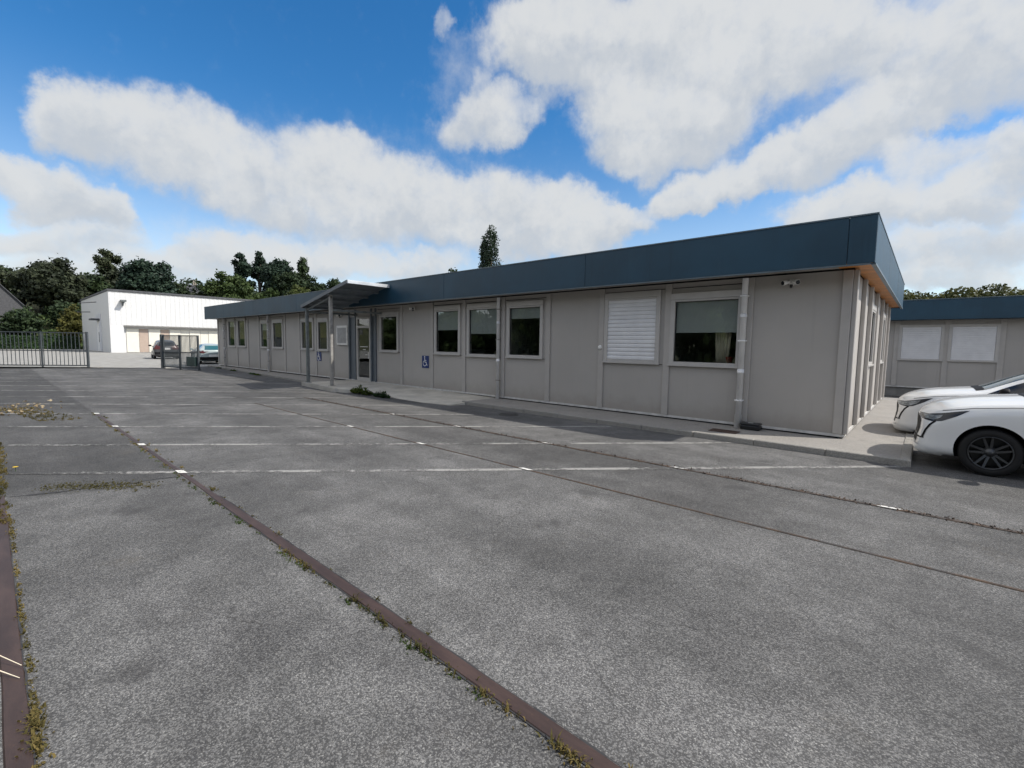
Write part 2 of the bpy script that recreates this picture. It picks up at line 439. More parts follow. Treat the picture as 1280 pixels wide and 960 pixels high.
# clouds: azimuth, elevation, half width, half height (degrees), tilt, weight
CL = [(-84.0, 18.3, 3.7, 3.1, 4, 1), (-79.7, 18.3, 5.7, 4.3, -7, 1), (-73.8, 17.9, 5.7, 4.5, -17, 1), (-69.2, 15.4, 5.3, 4.0, -13, 0.9), (-62.9, 18.2, 6.2, 4.0, -13, 1), (-57.8, 16.4, 7.5, 4.6, -17, 1), (-51.0, 16.0, 6.6, 4.2, -7, 1), (-62.1, 13.5, 7.9, 2.9, 0, 0.8), (-86.1, 12.2, 4.4, 2.7, 2, 1), (-82.3, 11.6, 2.8, 1.8, -9, 0.9), (-87.2, 12.9, 3.0, 2.2, 13, 0.9), (-86.0, 8.4, 6.6, 1.7, 9, 0.85), (-78.4, 6.9, 8.2, 1.9, 6, 0.8), (-71.6, 9.2, 6.2, 2.1, 6, 0.85), (-63.9, 8.7, 9.7, 2.1, 4, 0.85), (-52.4, 9.4, 5.7, 1.8, 2, 0.7), (-87.2, 4.9, 5.2, 2.0, 6, 0.7), (-41.9, 15.8, 6.2, 3.8, -9, 1), (-34.3, 15.0, 6.5, 3.2, -9, 1), (-29.6, 14.1, 4.5, 2.1, -3, 0.9), (-40.0, 12.4, 10.4, 2.2, -1, 0.9), (-45.9, 24.3, 5.2, 2.8, 5, 0.85), (-42.1, 25.5, 4.1, 2.2, 16, 0.75), (-45.4, 27.2, 2.3, 2.1, 2, 0.45), (-49.4, 32.7, 1.5, 1.5, 4, 0.5), (-40.4, 32.3, 5.5, 3.3, -1, 1), (-33.0, 30.8, 9.7, 4.3, -5, 1), (-23.4, 31.2, 10.3, 4.1, -10, 1), (-28.2, 24.3, 6.5, 4.5, -6, 1), (-22.9, 22.0, 7.3, 3.8, 6, 1), (-19.0, 26.1, 7.4, 4.5, 12, 1), (-13.9, 28.3, 7.3, 3.8, -5, 1), (-11.9, 29.6, 8.6, 2.6, -15, 1), (-22.2, 16.1, 4.4, 1.8, 6, 1), (-16.2, 17.5, 5.6, 2.2, 13, 1), (-10.5, 18.8, 5.1, 2.7, 17, 1), (-5.4, 20.2, 4.8, 2.9, 9, 1), (-2.6, 21.4, 3.1, 2.3, 1, 0.9), (-2.4, 25.4, 5.9, 3.3, -18, 0.85), (2.4, 22.2, 4.3, 2.7, -19, 0.85), (1.7, 25.7, 4.8, 2.1, -20, 0.9), (-1.2, 17.3, 3.0, 1.9, 5, 0.75), (3.4, 15.6, 2.5, 2.4, 13, 0.9), (-8.1, 13.7, 4.3, 1.9, 1, 1), (-2.6, 13.7, 5.8, 2.2, -7, 1), (1.2, 12.5, 3.0, 1.6, -10, 0.9), (-0.6, 9.3, 4.6, 1.7, -7, 0.8), (4.4, 9.3, 2.7, 1.9, -8, 0.7), (1.6, 6.6, 5.6, 1.5, -5, 0.8), (4.4, 17.1, 1.8, 1.7, -16, 0.7), (-6, 27, 15, 7, 5, .42), (-2, 12, 12, 6, 0, .36), (-65, 7, 30, 4.5, 0, .4), (-58, 16, 24, 7, 0, .2), (-47, 27, 6, 6, 0, .34), (1, 27, 8, 5, 0, .4)]
acc = None; tot = None; hi = None
def dot_(v, c):
    n = wn('VectorMath'); n.operation = 'DOT_PRODUCT'; L(v, n.inputs[0]); n.inputs[1].default_value = c; return n.outputs['Value']
for a0, e0, sa, se, ro, w_ in CL:
    t_ = math.radians(ro); ca, sn_ = math.cos(t_), math.sin(t_); q_ = 1.16 if a0 < -45 and sa < 9.8 else 1.3; A, E_ = sa*q_, se*q_
    d1 = dot_(va_.outputs[0], (ca/A, sn_/A, -(a0*ca+e0*sn_)/A)); d2 = dot_(va_.outputs[0], (-sn_/E_, ca/E_, (a0*sn_-e0*ca)/E_))
    r2 = wm('MULTIPLY_ADD', d1, d1, wm('MULTIPLY', d2, d2))
    v = wr(r2, 1.05, .12, 0., w_)
    acc = v if acc is None else wm('SUBTRACT', wm('ADD', acc, v), wm('MULTIPLY', acc, v))
    tot = v if tot is None else wm('ADD', tot, v)
    hi = wm('MULTIPLY', v, d2) if hi is None else wm('MULTIPLY_ADD', v, d2, hi)
L(wr(elv, 2, 26, .92, 1.36), hs.inputs['Saturation']); L(wr(elv, 2, 24, 1.12, 1.06), hs.inputs['Value'])
hi = wm('DIVIDE', hi, wm('MAXIMUM', tot, .05))
# unseen rest of the sky: generic cloud added for reflections and lighter shade
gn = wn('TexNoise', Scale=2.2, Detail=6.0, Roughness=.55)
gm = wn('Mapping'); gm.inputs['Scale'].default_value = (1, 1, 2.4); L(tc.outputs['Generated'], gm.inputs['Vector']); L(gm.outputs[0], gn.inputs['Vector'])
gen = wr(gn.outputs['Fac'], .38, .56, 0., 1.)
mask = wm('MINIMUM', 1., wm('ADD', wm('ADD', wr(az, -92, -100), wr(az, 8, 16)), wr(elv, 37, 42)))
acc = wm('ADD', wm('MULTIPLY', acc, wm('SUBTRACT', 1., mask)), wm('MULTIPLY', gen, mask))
dn = wn('TexNoise', Scale=.5, Detail=6.0, Roughness=.6, noise_dimensions='2D'); L(cb.outputs[0], dn.inputs['Vector'])
dens = wm('ADD', acc, wm('MULTIPLY', wm('SUBTRACT', dn.outputs['Fac'], .5), .45))
alpha = wr(dens, .02, 1.06, 0., .96)
# contrail
ct = wn('Mapping'); ct.vector_type = 'TEXTURE'; L(cb.outputs[0], ct.inputs['Vector']); ct.inputs['Location'].default_value = (-55.3, 26.7, 0); ct.inputs['Rotation'].default_value = (0,0,math.radians(28.6)); ct.inputs['Scale'].default_value = (3.4, .13, 1)
cl_ = wn('VectorMath'); cl_.operation = 'LENGTH'; L(ct.outputs[0], cl_.inputs[0])
alpha = wm('MAXIMUM', alpha, wr(cl_.outputs['Value'], 1., .1, 0., .2))
# cloud body shade: low frequency
sn = wn('TexNoise', Scale=.16, Detail=4.0, Roughness=.55); sn.noise_dimensions = '2D'; L(va_.outputs[0], sn.inputs['Vector'])
shade = wr(wm('ADD', wm('MULTIPLY', hi, .75), wm('ADD', wm('MULTIPLY', sn.outputs['Fac'], 1.2), wm('MULTIPLY', dn.outputs['Fac'], .5))), .35, 1.12)
cm = wn('Mix'); cm.data_type = 'RGBA'; L(shade, cm.inputs[0]); cm.inputs[6].default_value = (3.7, 3.95, 4.25, 1); cm.inputs[7].default_value = (4.75, 4.85, 4.9, 1)
# cloud out of view, made brighter and less blue to lift the shade
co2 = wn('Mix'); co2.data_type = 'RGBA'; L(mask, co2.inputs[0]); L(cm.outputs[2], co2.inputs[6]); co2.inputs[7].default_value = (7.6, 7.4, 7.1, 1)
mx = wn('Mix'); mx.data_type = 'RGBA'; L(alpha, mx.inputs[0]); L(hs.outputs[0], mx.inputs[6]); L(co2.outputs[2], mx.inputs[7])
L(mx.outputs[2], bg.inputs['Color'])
W.cycles.sampling_method = 'MANUAL'; W.cycles.sample_map_resolution = 512
S.view_settings.view_transform = 'Standard'; S.view_settings.look = 'None'; S.view_settings.gamma = 1; S.view_settings.exposure = .6
S.cycles.max_bounces = 6; S.cycles.diffuse_bounces = 2; S.cycles.glossy_bounces = 3; S.cycles.adaptive_threshold = .02; S.cycles.transparent_max_bounces = 12; S.cycles.use_denoising = True

# ------------------------------------------------------------------ ground
def ss(x, a, b):
    t_ = max(0, min(1, (x-a)/(b-a))); return t_*t_*(3-2*t_)
def hill(x, y):
    r = math.hypot(x, y); a = math.degrees(math.atan2(x, y))
    h = 0
    wl = ss(-a, 50, 62)*ss(a, -125, -108)
    h += wl*(ss(r, 99, 150)*10.5 + ss(r, 150, 400)*6)
    h += ss(a, -30, -8)*ss(-a, -60, -30)*ss(r, 60, 150)*10.5
    h += ss(r, 400, 900)*8*(.6+.4*math.sin(a*.13))
    return h
def gz(x, y):
    return -.024*max(0, min(y, 24)-9.2) if x > -12 else -.024*max(0, min(y, 24)-9.2)
b = B(); rs = [0, 15, 30, 45, 60, 75, 90, 95, 100, 105, 110, 116, 122, 130, 138, 148, 160, 175, 200, 240, 300, 400, 550, 800, 1200, 2000, 3500]
na = 180; prev = None
for r in rs:
    ring = [b.verts.new((r*math.sin(2*PI*k/na), r*math.cos(2*PI*k/na), -.62 if r < 50 else -.06 + hill(r*math.sin(2*PI*k/na), r*math.cos(2*PI*k/na)) + (rnd.uniform(-.25, .25) if r > 100 and hill(r*math.sin(2*PI*k/na), r*math.cos(2*PI*k/na)) > .5 else 0))) for k in range(na)] if r else [b.verts.new((0, 0, -.62))]
    if prev:
        for k in range(na):
            if len(prev) == 1: b.faces.new((prev[0], ring[k], ring[(k+1)%na]))
            else: b.faces.new((prev[k], ring[k], ring[(k+1)%na], prev[(k+1)%na]))
    prev = ring
bmesh.ops.recalc_face_normals(b, faces=b.faces)
o = struct('terrain', b, M['terrain'], 'grassy ground rising to low hills behind the yard', 'terrain')
for p_ in o.data.polygons: p_.use_smooth = True

b = B(); xs = [-36, -30, -20, -12, -6, -.09, 4, 12, 30, 50]; ys = [-30, -10, 0, 4, 8, 9.2, 12, 16, 20, 24, 40, 60]
g = [[b.verts.new((x, y, gz(x, y))) for y in ys] for x in xs]
for i in range(len(xs)-1):
    for j in range(len(ys)-1): b.faces.new((g[i][j], g[i+1][j], g[i+1][j+1], g[i][j+1]))
struct('asphalt', b, M['asphalt'], 'worn grey asphalt parking area with old rails set in it', 'asphalt')
b = B(); yp = [(-42.5, -4.5), (-39, -.6), (-35.5, 3.6), (-32.4, 6.75), (-33.6, 9.0), (-33.6, 60), (-99, 60), (-99, -30), (-60, -40)]
b.faces.new([b.verts.new((x, y, .004)) for x, y in yp]); bmesh.ops.triangulate(b, faces=b.faces); bmesh.ops.recalc_face_normals(b, faces=b.faces)
for f in b.faces:
    if f.normal.z < 0: f.normal_flip()
struct('concrete_yard', b, M['yard'], 'pale concrete yard beyond the gate in front of the white hall', 'yard')

# angled bay lines
th = math.radians(46.5); dx, dy = math.cos(th), math.sin(th); nx, ny = -dy, dx
b = B()
def quad(b, p, q, w, z=.004, n=1):
    d = Vector((q[0]-p[0], q[1]-p[1])).normalized(); m_ = Vector((-d.y, d.x))*w/2
    b.faces.new([b.verts.new((p[0]-m_.x, p[1]-m_.y, z)), b.verts.new((q[0]-m_.x, q[1]-m_.y, z)), b.verts.new((q[0]+m_.x, q[1]+m_.y, z)), b.verts.new((p[0]+m_.x, p[1]+m_.y, z))])
def lx(k, y): return -6.68 - 2.19*k + (y-1.5)*dx/dy
YR = (1.49, 4.55, 6.03)
for k in range(0, 13):
    y1 = 8.38 if k < 2 else 8.25 if k == 2 else 7.35
    if k > 6: y1 = 7.9
    segs = [.12] + [YR[0]-.06, YR[0]+.06, YR[1]-.04, YR[1]+.04, YR[2]-.05, YR[2]+.05] + [y1]
    if k > 4: segs = [-4.5, y1]
    for i in range(0, len(segs), 2):
        quad(b, (lx(k, segs[i]), segs[i]), (lx(k, segs[i+1]), segs[i+1]), .10)
struct('road_markings', b, M['line'], 'worn white angled bay lines painted on the asphalt', 'road markings')
b = B()
for yy, ks in ((1.49, range(0, 4)), (4.55, range(0, 3)), (6.03, range(-1, 4))):
    for k in ks:
        x = lx(k, yy); w = .075 if yy < 2 else .05
        b.faces.new([b.verts.new((x+sx*.085+sy*w/2*dx/dy*1.0, yy+sy*w/2, .0105)) for sx, sy in ((-1,-1),(1,-1),(1,1),(-1,1))])
struct('road_markings', b, M['mark'], 'short white paint dashes where bay lines cross the rails', 'road markings')

# rails
for yy, x0, x1, w, m_, lb in ((.0, -6.9, 14, .068, 'rust', 'flat rusty rail sunk in the asphalt nearest the camera, at the left edge'),
                          (1.485, -13.3, 14, .07, 'rust', 'flat rusty rail with dry weeds crossing the middle of the foreground asphalt'),
                          (4.55, -13.0, 16, .024, 'rustdirt', 'thin half-buried rail, a dark line third from the camera'),
                          (6.03, -13.4, 16, .046, 'rustdirt', 'half-buried brown rail closest to the walkway kerb')):
    b = B(); n_ = 60
    pts = []
    for i in range(n_+1):
        x = x0 + (x1-x0)*i/n_; w0 = w; w = w*(.62 if (yy == 1.485 and x < -5.5) else 1); j = rnd.uniform(-.005, .005) if m_ == 'rustdirt' else rnd.uniform(-.003, .003)
        pts.append((x, yy+j, w*(1+rnd.uniform(-.25, .25)) if m_ == 'rustdirt' else w*(1+rnd.uniform(-.06, .06)))); w = w0
    va = [[b.verts.new((x, y-ww/2-.006, 0)), b.verts.new((x, y-ww/2, .007)), b.verts.new((x, y+ww/2, .007)), b.verts.new((x, y+ww/2+.006, 0))] for x, y, ww in pts]
    for p, q in zip(va, va[1:]):
        for j in range(3): b.faces.new((p[j], q[j], q[j+1], p[j+1]))
    o = obj('rail', b, M[m_]); tag(o, lb, 'rail', 'old rails sunk in the asphalt')

# cracks
b = B()
def crack(pts, w, jit=.025):
    out = []
    for (x0, y0), (x1, y1) in zip(pts, pts[1:]):
        n_ = max(2, int(math.hypot(x1-x0, y1-y0)/.12))
        for i in range(n_): out.append((x0+(x1-x0)*i/n_+rnd.uniform(-jit, jit), y0+(y1-y0)*i/n_+rnd.uniform(-jit, jit)))
    out.append(pts[-1])
    for p, q in zip(out, out[1:]): quad(b, p, q, w*rnd.uniform(.4, 1.3), .0042)
crack([(-14.7, 1.2), (-13.5, 2.9), (-12.9, 4.6), (-13.3, 6.0), (-13.2, 7.2)], .05)
crack([(-6.8, .06), (-6.55, 1.0), (-6.5, 1.4)], .03)
crack([(-1.15, 2.45), (-.95, 2.6), (-.85, 2.62)], .004)
for y_ in (1.485-.042, 1.485+.042, .039, 6.03-.028, 4.55+.016):
    crack([(-5.4 if y_ < 2 else -13, y_), (3, y_)], .009, .004)
crack([(-.2, 7.5), (-1.0, 7.9), (-2.2, 8.0), (-3.3, 7.8)], .012)
struct('asphalt_cracks', b, M['dark'], 'thin dark cracks running across the worn asphalt', 'cracks')

# walkway + kerb
b = B(); bx(b, -9.3, -.21, 8.5, 9.8, -.3, .07); bx(b, -1.2, -.21, 9.8, 19.6, -.5, .07)
struct('pavement', b, M['walk'], 'pebbled concrete walkway round the near corner of the office', 'pavement')
b = B(); x = -.075; i = 0
while x > -9.2:
    L_ = 1.0; j = rnd.uniform(-.004, .004)
    bx(b, max(x-L_+.006, -9.25), x, 8.385+j, 8.499+j, -.2, .095+j*.6, bev=.012); x -= L_
y = 8.5
while y < 19.5:
    bx(b, -.208, -.078, y, y+.994, -.6, .085+rnd.uniform(-.003, .003), bev=.012); y += 1.0
struct('kerb', b, M['kerb'], 'grey concrete kerb edging the pebbled walkway', 'kerb')
b = B()
slab(b, [(-33.9, 9.3), (-17.3, 8.35), (-17.3, 9.8), (-33.9, 9.8)], -.2, .05)
struct('pavement', b, M['walk'], 'narrow concrete walkway along the far half of the office', 'pavement')
b = B(); n_ = 17
for i in range(n_):
    f0, f1 = i/n_, (i+1)/n_-.0006
    xa, xb = -33.9+16.75*f0, -33.9+16.75*f1; ya, yb = 9.19-.95*f0, 9.19-.95*f1
    slab(b, [(xa, ya), (xb, yb), (xb, yb+.11), (xa, ya+.11)], -.2, .07)
struct('kerb', b, M['kerb'], 'low kerb edging the far walkway towards the gate', 'kerb')
# terrace and ramp
b = B()
top = [(-17.1, 7.72, .13), (-14.25, 7.42, .13), (-14.0, 7.55, .11), (-13.6, 7.85, .08), (-12.6, 7.95, .04), (-11.4, 7.86, .012), (-10.2, 7.82, .012), (-9.25, 8.0, .02), (-9.1, 8.45, .07), (-9.1, 9.8, .07), (-14.0, 9.8, .12), (-17.1, 9.8, .13)]
slab(b, top, -.2, 0)
bmesh.ops.triangulate(b, faces=[f for f in b.faces if f.normal.z > .5])
struct('terrace', b, M['terrace'], 'smooth pale concrete entrance terrace with a ramp to the right', 'terrace')
b = B(); slab(b, [(-17.22, 7.66), (-14.2, 7.345), (-14.18, 7.44), (-17.2, 7.76)], -.2, .14)
struct('kerb', b, M['kerb_light'], 'pale step kerb at the front edge of the entrance terrace', 'kerb')

# ------------------------------------------------------------------ office building
YW = 9.75; XE = -1.02; XL = -33.6; YB = 18.64; ZT = 2.95
office = empty('office_building', (XE, YW, 0), label='long single-storey modular office with taupe panels and a deep dark blue roof band', cat='building')
office_off = Vector((XE, YW, 0))
def child(name, b, m, parent=office, smooth=False, off=office_off):
    """mesh given in world coordinates, stored under its thing"""
    bmesh.ops.translate(b, verts=b.verts, vec=-off)
    return obj(name, b, m, parent, smooth)
seams = [-1.02, -2.61, -4.21, -5.83, -7.42, -9.02, -10.64, -12.2, -13.9, -15.5, -17.5, -18.86, -20.35, -22.0, -23.59, -25.42, -26.89, -28.48, -30.2, -32.1, -33.6]
# windows on the front: module index -> (x0, x1, z0, z1, blind fraction, kind)
fw = {1: (-4.10, -2.76, 1.27, 2.60, .47, 'open'), 2: (-5.70, -4.43, 1.28, 2.70, 1, 'shut'), 4: (-8.82, -7.64, 1.30, 2.66, .2, 'open'),
      5: (-10.46, -9.21, 1.29, 2.68, .5, 'open'), 6: (-12.02, -10.86, 1.32, 2.68, .42, 'open'), 8: (-15.22, -14.12, 1.33, 2.6, 0, 'open'),
      11: (-20.15, -19.25, 1.28, 2.52, 0, 'open'), 12: (-21.75, -20.62, 1.30, 2.55, 0, 'open'), 14: (-25.0, -23.85, 1.31, 2.58, 0, 'open'),
      15: (-26.6, -25.70, 1.30, 2.58, .25, 'open'), 17: (-30.0, -28.85, 1.31, 2.80, 0, 'open'), 18: (-31.6, -30.5, 1.30, 2.80, .2, 'open')}
b = B(); tk = .10
for i in range(len(seams)-1):
    x1, x0 = seams[i], seams[i+1]
    if i == 9:   # entrance module
        bx(b, x0, x1, YW, YW+tk, 2.62, ZT); continue
    if i in fw:
        a0, a1, z0, z1, _, _ = fw[i]
        bx(b, x0, x1, YW, YW+tk, .13, z0); bx(b, x0, x1, YW, YW+tk, z1, ZT)
        bx(b, x0, a0, YW, YW+tk, z0, z1); bx(b, a1, x1, YW, YW+tk, z0, z1)
    else: bx(b, x0, x1, YW, YW+tk, .13, ZT)
child('front_wall', b, M['wall'])
ew = {2: (12.8, 13.95), 4: (16.05, 17.15)}
es = [9.75, 11.25, 12.6, 14.15, 15.9, 17.3, 18.64]
b = B()
for i in range(6):
    y0, y1 = es[i], es[i+1]
    if i == 0: y0 += tk
    if i in ew:
        a0, a1 = ew[i]; bx(b, XE-tk, XE, y0, y1, .13, 1.3); bx(b, XE-tk, XE, y0, y1, 2.55, ZT); bx(b, XE-tk, XE, y0, a0, 1.3, 2.55); bx(b, XE-tk, XE, a1, y1, 1.3, 2.55)
    else: bx(b, XE-tk, XE, y0, y1, .13, ZT)
child('end_wall', b, M['wall'])
b = B(); bx(b, XL, XE-tk, YB, YB+tk, .1, ZT); child('rear_wall', b, M['wall'])
b = B(); bx(b, XL, XL+tk, YW+tk, YB, .1, ZT); child('far_end_wall', b, M['wall'])
b = B(); bx(b, XL+.06, XE-.06, YW+.06, YB, -.4, .128); child('plinth', b, M['dark'])
b = B(); bx(b, XL, XE, YW-.02, YW-.002, .10, .145); bx(b, XE+.002, XE+.03, YW-.02, YB, .10, .145); child('base_trim', b, M['trim'])
# interior
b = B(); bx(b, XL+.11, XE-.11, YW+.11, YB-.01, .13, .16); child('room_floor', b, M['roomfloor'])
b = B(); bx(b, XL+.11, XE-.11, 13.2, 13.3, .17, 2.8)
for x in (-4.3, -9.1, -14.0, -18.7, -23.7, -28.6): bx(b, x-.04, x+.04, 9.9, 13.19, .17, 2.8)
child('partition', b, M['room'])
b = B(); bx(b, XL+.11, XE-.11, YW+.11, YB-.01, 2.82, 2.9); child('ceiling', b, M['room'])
# cover strips
def strip_mesh(w, d, z0, z1):
    b = B(); bx(b, -w/2, w/2, -d, -.002, z0, z1, bev=.006); return b
for i, x in enumerate(seams):
    if i in (9, 10): continue
    w = .14 if i not in (0, len(seams)-1) else .14
    o = obj('cover_strip', strip_mesh(w, .035, .15, ZT-.003), M['strip'], office)
    o.location = Vector((x - (.07 if i == 0 else 0) + (.07 if i == len(seams)-1 else 0), YW, 0)) - office_off
for i, y in enumerate(es):
    b = B(); d = .075
    bx(b, .002, d, -.07, .07, .15, ZT-.003, bev=.008)
    o = obj('cover_strip', b, M['strip'], office); yy = y + (.07 if i == 0 else 0) - (.07 if i == 6 else 0)
    o.location = Vector((XE, yy, 0)) - office_off
# narrow joints
for i, (a0, a1, z0, z1, _, _) in fw.items():
    b = B(); x1, x0 = seams[i], seams[i+1]
    bx(b, x0+.09, x1-.09, YW-.008, YW-.001, z0-.055, z0-.045)
    child('panel_joint', b, M['dark']); b = B()
    bx(b, x0+.09, x1-.09, YW-.012, YW-.001, 2.84, 2.855); child('panel_joint', b, M['dark'])
for i in range(0, 20):
    pass
def window(par, off, a0, a1, z0, z1, blind, kind, lbl=None):
    """front facing -Y, local origin at sill centre"""
    cx = (a0+a1)/2; w = (a1-a0)/2
    b = B(); f = .045
    for q in ((-w-.05, -w+f, 0, 1), (w-f, w+.05, 0, 1)): bx(b, q[0], q[1], -.045, .06, z0-.045, z1+.0, bev=.004)
    bx(b, -w+f+.001, w-f-.001, -.045, .06, z0-.045, z0+.035, bev=.004); bx(b, -w+f+.001, w-f-.001, -.045, .06, z1-.04, z1, bev=.004)
    bx(b, -w-.07, w+.07, -.075, -.046, z0-.055, z0-.02)
    o = obj('window', b, M['frame'], par); o.location = Vector((cx, YW, 0)) - off
    if lbl: o['label'] = lbl
    b = B(); bx(b, -w-.05, w+.05, -.05, -.002, z1+.004, z1+.14, bev=.006); obj('shutter_box', b, M['frame'], o)
    if kind == 'shut':
        b = B(); n_ = 15; h = (z1-.03-z0-.02)/n_
        for k in range(n_):
            zz = z0+.03+k*h; prof = [(.004, 0), (-.012, h*.12), (-.014, h*.6), (-.002, h*.93), (.004, h)]
            bow = .004*math.sin(k*1.3) 
            for (ya, za), (yb, zb) in zip(prof, prof[1:]):
                b.faces.new([b.verts.new((s_*(w-f), -.012+yy_+bow, zz+zz_)) for s_, yy_, zz_ in ((-1, ya, za), (1, ya, za), (1, yb, zb), (-1, yb, zb))])
        bx(b, -w+f, w-f, -.022, 0, z0+.012, z0+.035)
        obj('shutter', b, M['shutter'], o)
        b = B(); bx(b, -w+f-.004, w-f+.004, .01, .03, z0, z1); obj('backing', b, M['dark'], o)
    else:
        b = B(); bx(b, -w+f+.012, w-f-.012, .012, .018, z0+.047, z1-.052); obj('pane', b, M['glass'], o)
        b = B()
        bx(b, -w+f+.002, -w+f+.012, .0, .03, z0+.036, z1-.041); bx(b, w-f-.012, w-f-.002, .0, .03, z0+.036, z1-.041)
        bx(b, -w+f+.012, w-f-.012, .0, .03, z0+.036, z0+.046); bx(b, -w+f+.012, w-f-.012, .0, .03, z1-.051, z1-.041)
        obj('gasket', b, M['blackp'], o)
        if blind:
            b = B(); zz = z1-.04-(z1-z0)*blind; bx(b, -w+f+.02, w-f-.02, .03, .034, zz, z1-.05); bx(b, -w+f+.02, w-f-.02, .026, .038, zz-.02, zz); obj('blind', b, M['blind'], o)
    return o
for i, (a0, a1, z0, z1, bl, kd) in fw.items():
    window(office, office_off, a0, a1, z0, z1, bl, kd, 'window with its roller shutter fully down' if kd == 'shut' else None)
for i, (y0, y1) in ew.items():
    o = window(office, office_off, -(y1-y0)/2, (y1-y0)/2, 1.3, 2.5, .3, 'open')
    o.location = Vector((XE, (y0+y1)/2, 0)) - office_off; o.rotation_euler = (0, 0, PI/2)
# things seen through the lit window
b = B(); bx(b, -4.15, -3.4, 10.75, 11.35, .18, 1.25); bx(b, -8.6, -7.9, 10.6, 11.2, .18, 1.4); bx(b, -11.6, -10.9, 10.9, 11.5, .18, 1.45)
o = obj('desk_cabinet', b, M['darkbox']); tag(o, 'dark office cabinets standing behind the front windows', 'cabinet')
o['kind'] = 'structure'
b = B()
for k in range(9):
    x = -2.98-.035*k; tube(b, [(x, 9.97+.02*(k % 2), 2.75), (x-.01, 9.98+.02*(k % 2), 1.9), (x-.05+.01*k, 9.96, 1.28)], .022, 6)
tag(obj('curtain', b, M['curtain']), 'gathered cream curtain behind the glass left of the near downpipe', 'curtain')
b = B(); lathe(b, [(.0, 0), (.055, 0), (.075, .11), (.08, .12), (.065, .12), (.06, .1), (0, .1)], -3.0, 9.99, 1.31, 'Z', 20)
pot = obj('flower_pot', b, M['red'], None, True); tag(pot, 'small red pot plant on the sill of the window by the near downpipe', 'pot plant')
b = B()
for k in range(26):
    a_ = rnd.uniform(0, 6.28); r_ = rnd.uniform(.03, .11); h_ = rnd.uniform(.04, .2)
    c_ = Vector((-3.0, 9.99, 1.42)); p_ = c_ + Vector((r_*math.cos(a_), r_*math.sin(a_)*.6, h_)); s_ = Vector((-math.sin(a_), math.cos(a_), 0))*.012
    b.faces.new([b.verts.new(c_), b.verts.new(c_.lerp(p_, .6)+s_), b.verts.new(p_), b.verts.new(c_.lerp(p_, .6)-s_)])
obj('leaves', b, M['hedge'], pot)
# entrance
b = B()
bx(b, -17.5, -16.93, YW+.01, YW+.09, .14, 2.62); bx(b, -15.9, -15.5, YW+.01, YW+.09, .14, 2.62)
for x in (-17.46, -16.99, -15.84, -15.54): bx(b, x-.035, x+.035, YW-.05, YW+.009, .14, 2.9, bev=.005)
child('entrance_panel', b, M['bluegrey'])
do = obj('door', B(), M['frame'], office)
bpy.data.objects.remove(do)
b = B()
for q in ((-16.92, -16.83, .15, 2.6), (-15.99, -15.91, .15, 2.6)): bx(b, q[0], q[1], YW-.03, YW+.07, q[2], q[3], bev=.004)
bx(b, -16.829, -15.991, YW-.03, YW+.07, 2.53, 2.6); bx(b, -16.829, -15.991, YW-.03, YW+.07, 2.18, 2.27); bx(b, -16.829, -15.991, YW-.03, YW+.07, .15, .26)
door = child('door', b, M['frame'])
b = B(); bx(b, -16.828, -15.992, YW+.015, YW+.025, .262, 2.178); bx(b, -16.828, -15.992, YW+.015, YW+.025, 2.272, 2.528)
child('pane', b, M['glass'], door)
b = B(); tube(b, [(-16.03, YW-.03, 1.15), (-16.03, YW-.08, 1.15), (-16.15, YW-.08, 1.15)], .012, 8); bx(b, -16.05, -16.01, YW-.045, YW-.031, 1.0, 1.25, bev=.004)
child('handle', b, M['whitep'], door)
b = B(); bx(b, -16.72, -16.5, YW+.006, YW+.012, 1.93, 2.12)
child('poster', b, M['blackp'], door)
b = B(); bx(b, -16.7, -16.15, YW+.006, YW+.012, 1.445, 1.47); child('door_sticker', b, M['signwhite'], door)
b = B(); bx(b, -16.5, -16.3, YW+.006, YW+.012, 1.335, 1.36); child('door_sticker', b, M['signwhite'], door)
# roof, soffit, fascia
FX1 = -.70; FX0 = XL-.35; FY0 = 9.14; FY1 = YB+.75; Z0, Z1 = 2.955, 3.68
b = B(); bx(b, FX0+.03, XE-.2, FY0+.03, YW-.001, ZT+.03, ZT+.06); child('soffit', b, M['wall']); b = B(); bx(b, XE-.199, FX1-.03, FY0+.03, YW-.001, ZT+.03, ZT+.06); bx(b, XE+.001, FX1-.03, YW-.001, FY1-.03, ZT+.031, ZT+.06); child('soffit', b, M['wood'])['label'] = 'varnished wooden soffit boards'
b = B(); bx(b, FX0+.04, FX1-.04, FY0+.04, FY1-.04, 3.25, 3.52); child('roof', b, M['roofing'])
b = B(); x = FX1; cuts = [FX1, -1.06, -5.95, -10.9, -15.9, -20.9, -25.9, -30.4, FX0]
for x1, x0 in zip(cuts, cuts[1:]):
    bx(b, x0+.004, x1-.004, FY0, FY0+.028, Z0, Z1, bev=.004)
child('fascia', b, M['fascia'])
b = B(); cuts = [FY0+.03, 12.3, 15.8, FY1]
for y0, y1 in zip(cuts, cuts[1:]): bx(b, FX1-.032, FX1-.002, y0+.004, y1-.004, Z0, Z1, bev=.004)
child('fascia', b, M['fascia'])
b = B(); bx(b, FX0, FX0+.03, FY0+.032, FY1, Z0, Z1); bx(b, FX0+.03, FX1-.034, FY1-.03, FY1, Z0, Z1); child('fascia', b, M['fascia'])
b = B(); bx(b, FX0-.012, FX1+.008, FY0-.012, FY0+.05, Z1+.001, Z1+.022); bx(b, FX1-.05, FX1+.0075, FY0+.051, FY1, Z1+.001, Z1+.022); bx(b, FX0-.012, FX0+.05, FY0+.051, FY1, Z1+.001, Z1+.022)
bx(b, FX1-.05, FX1+.01, FY0+.03, FY1, Z0-.03, Z0-.002); bx(b, FX0, FX1-.051, FY0+.004, FY0+.05, Z0-.025, Z0-.002)
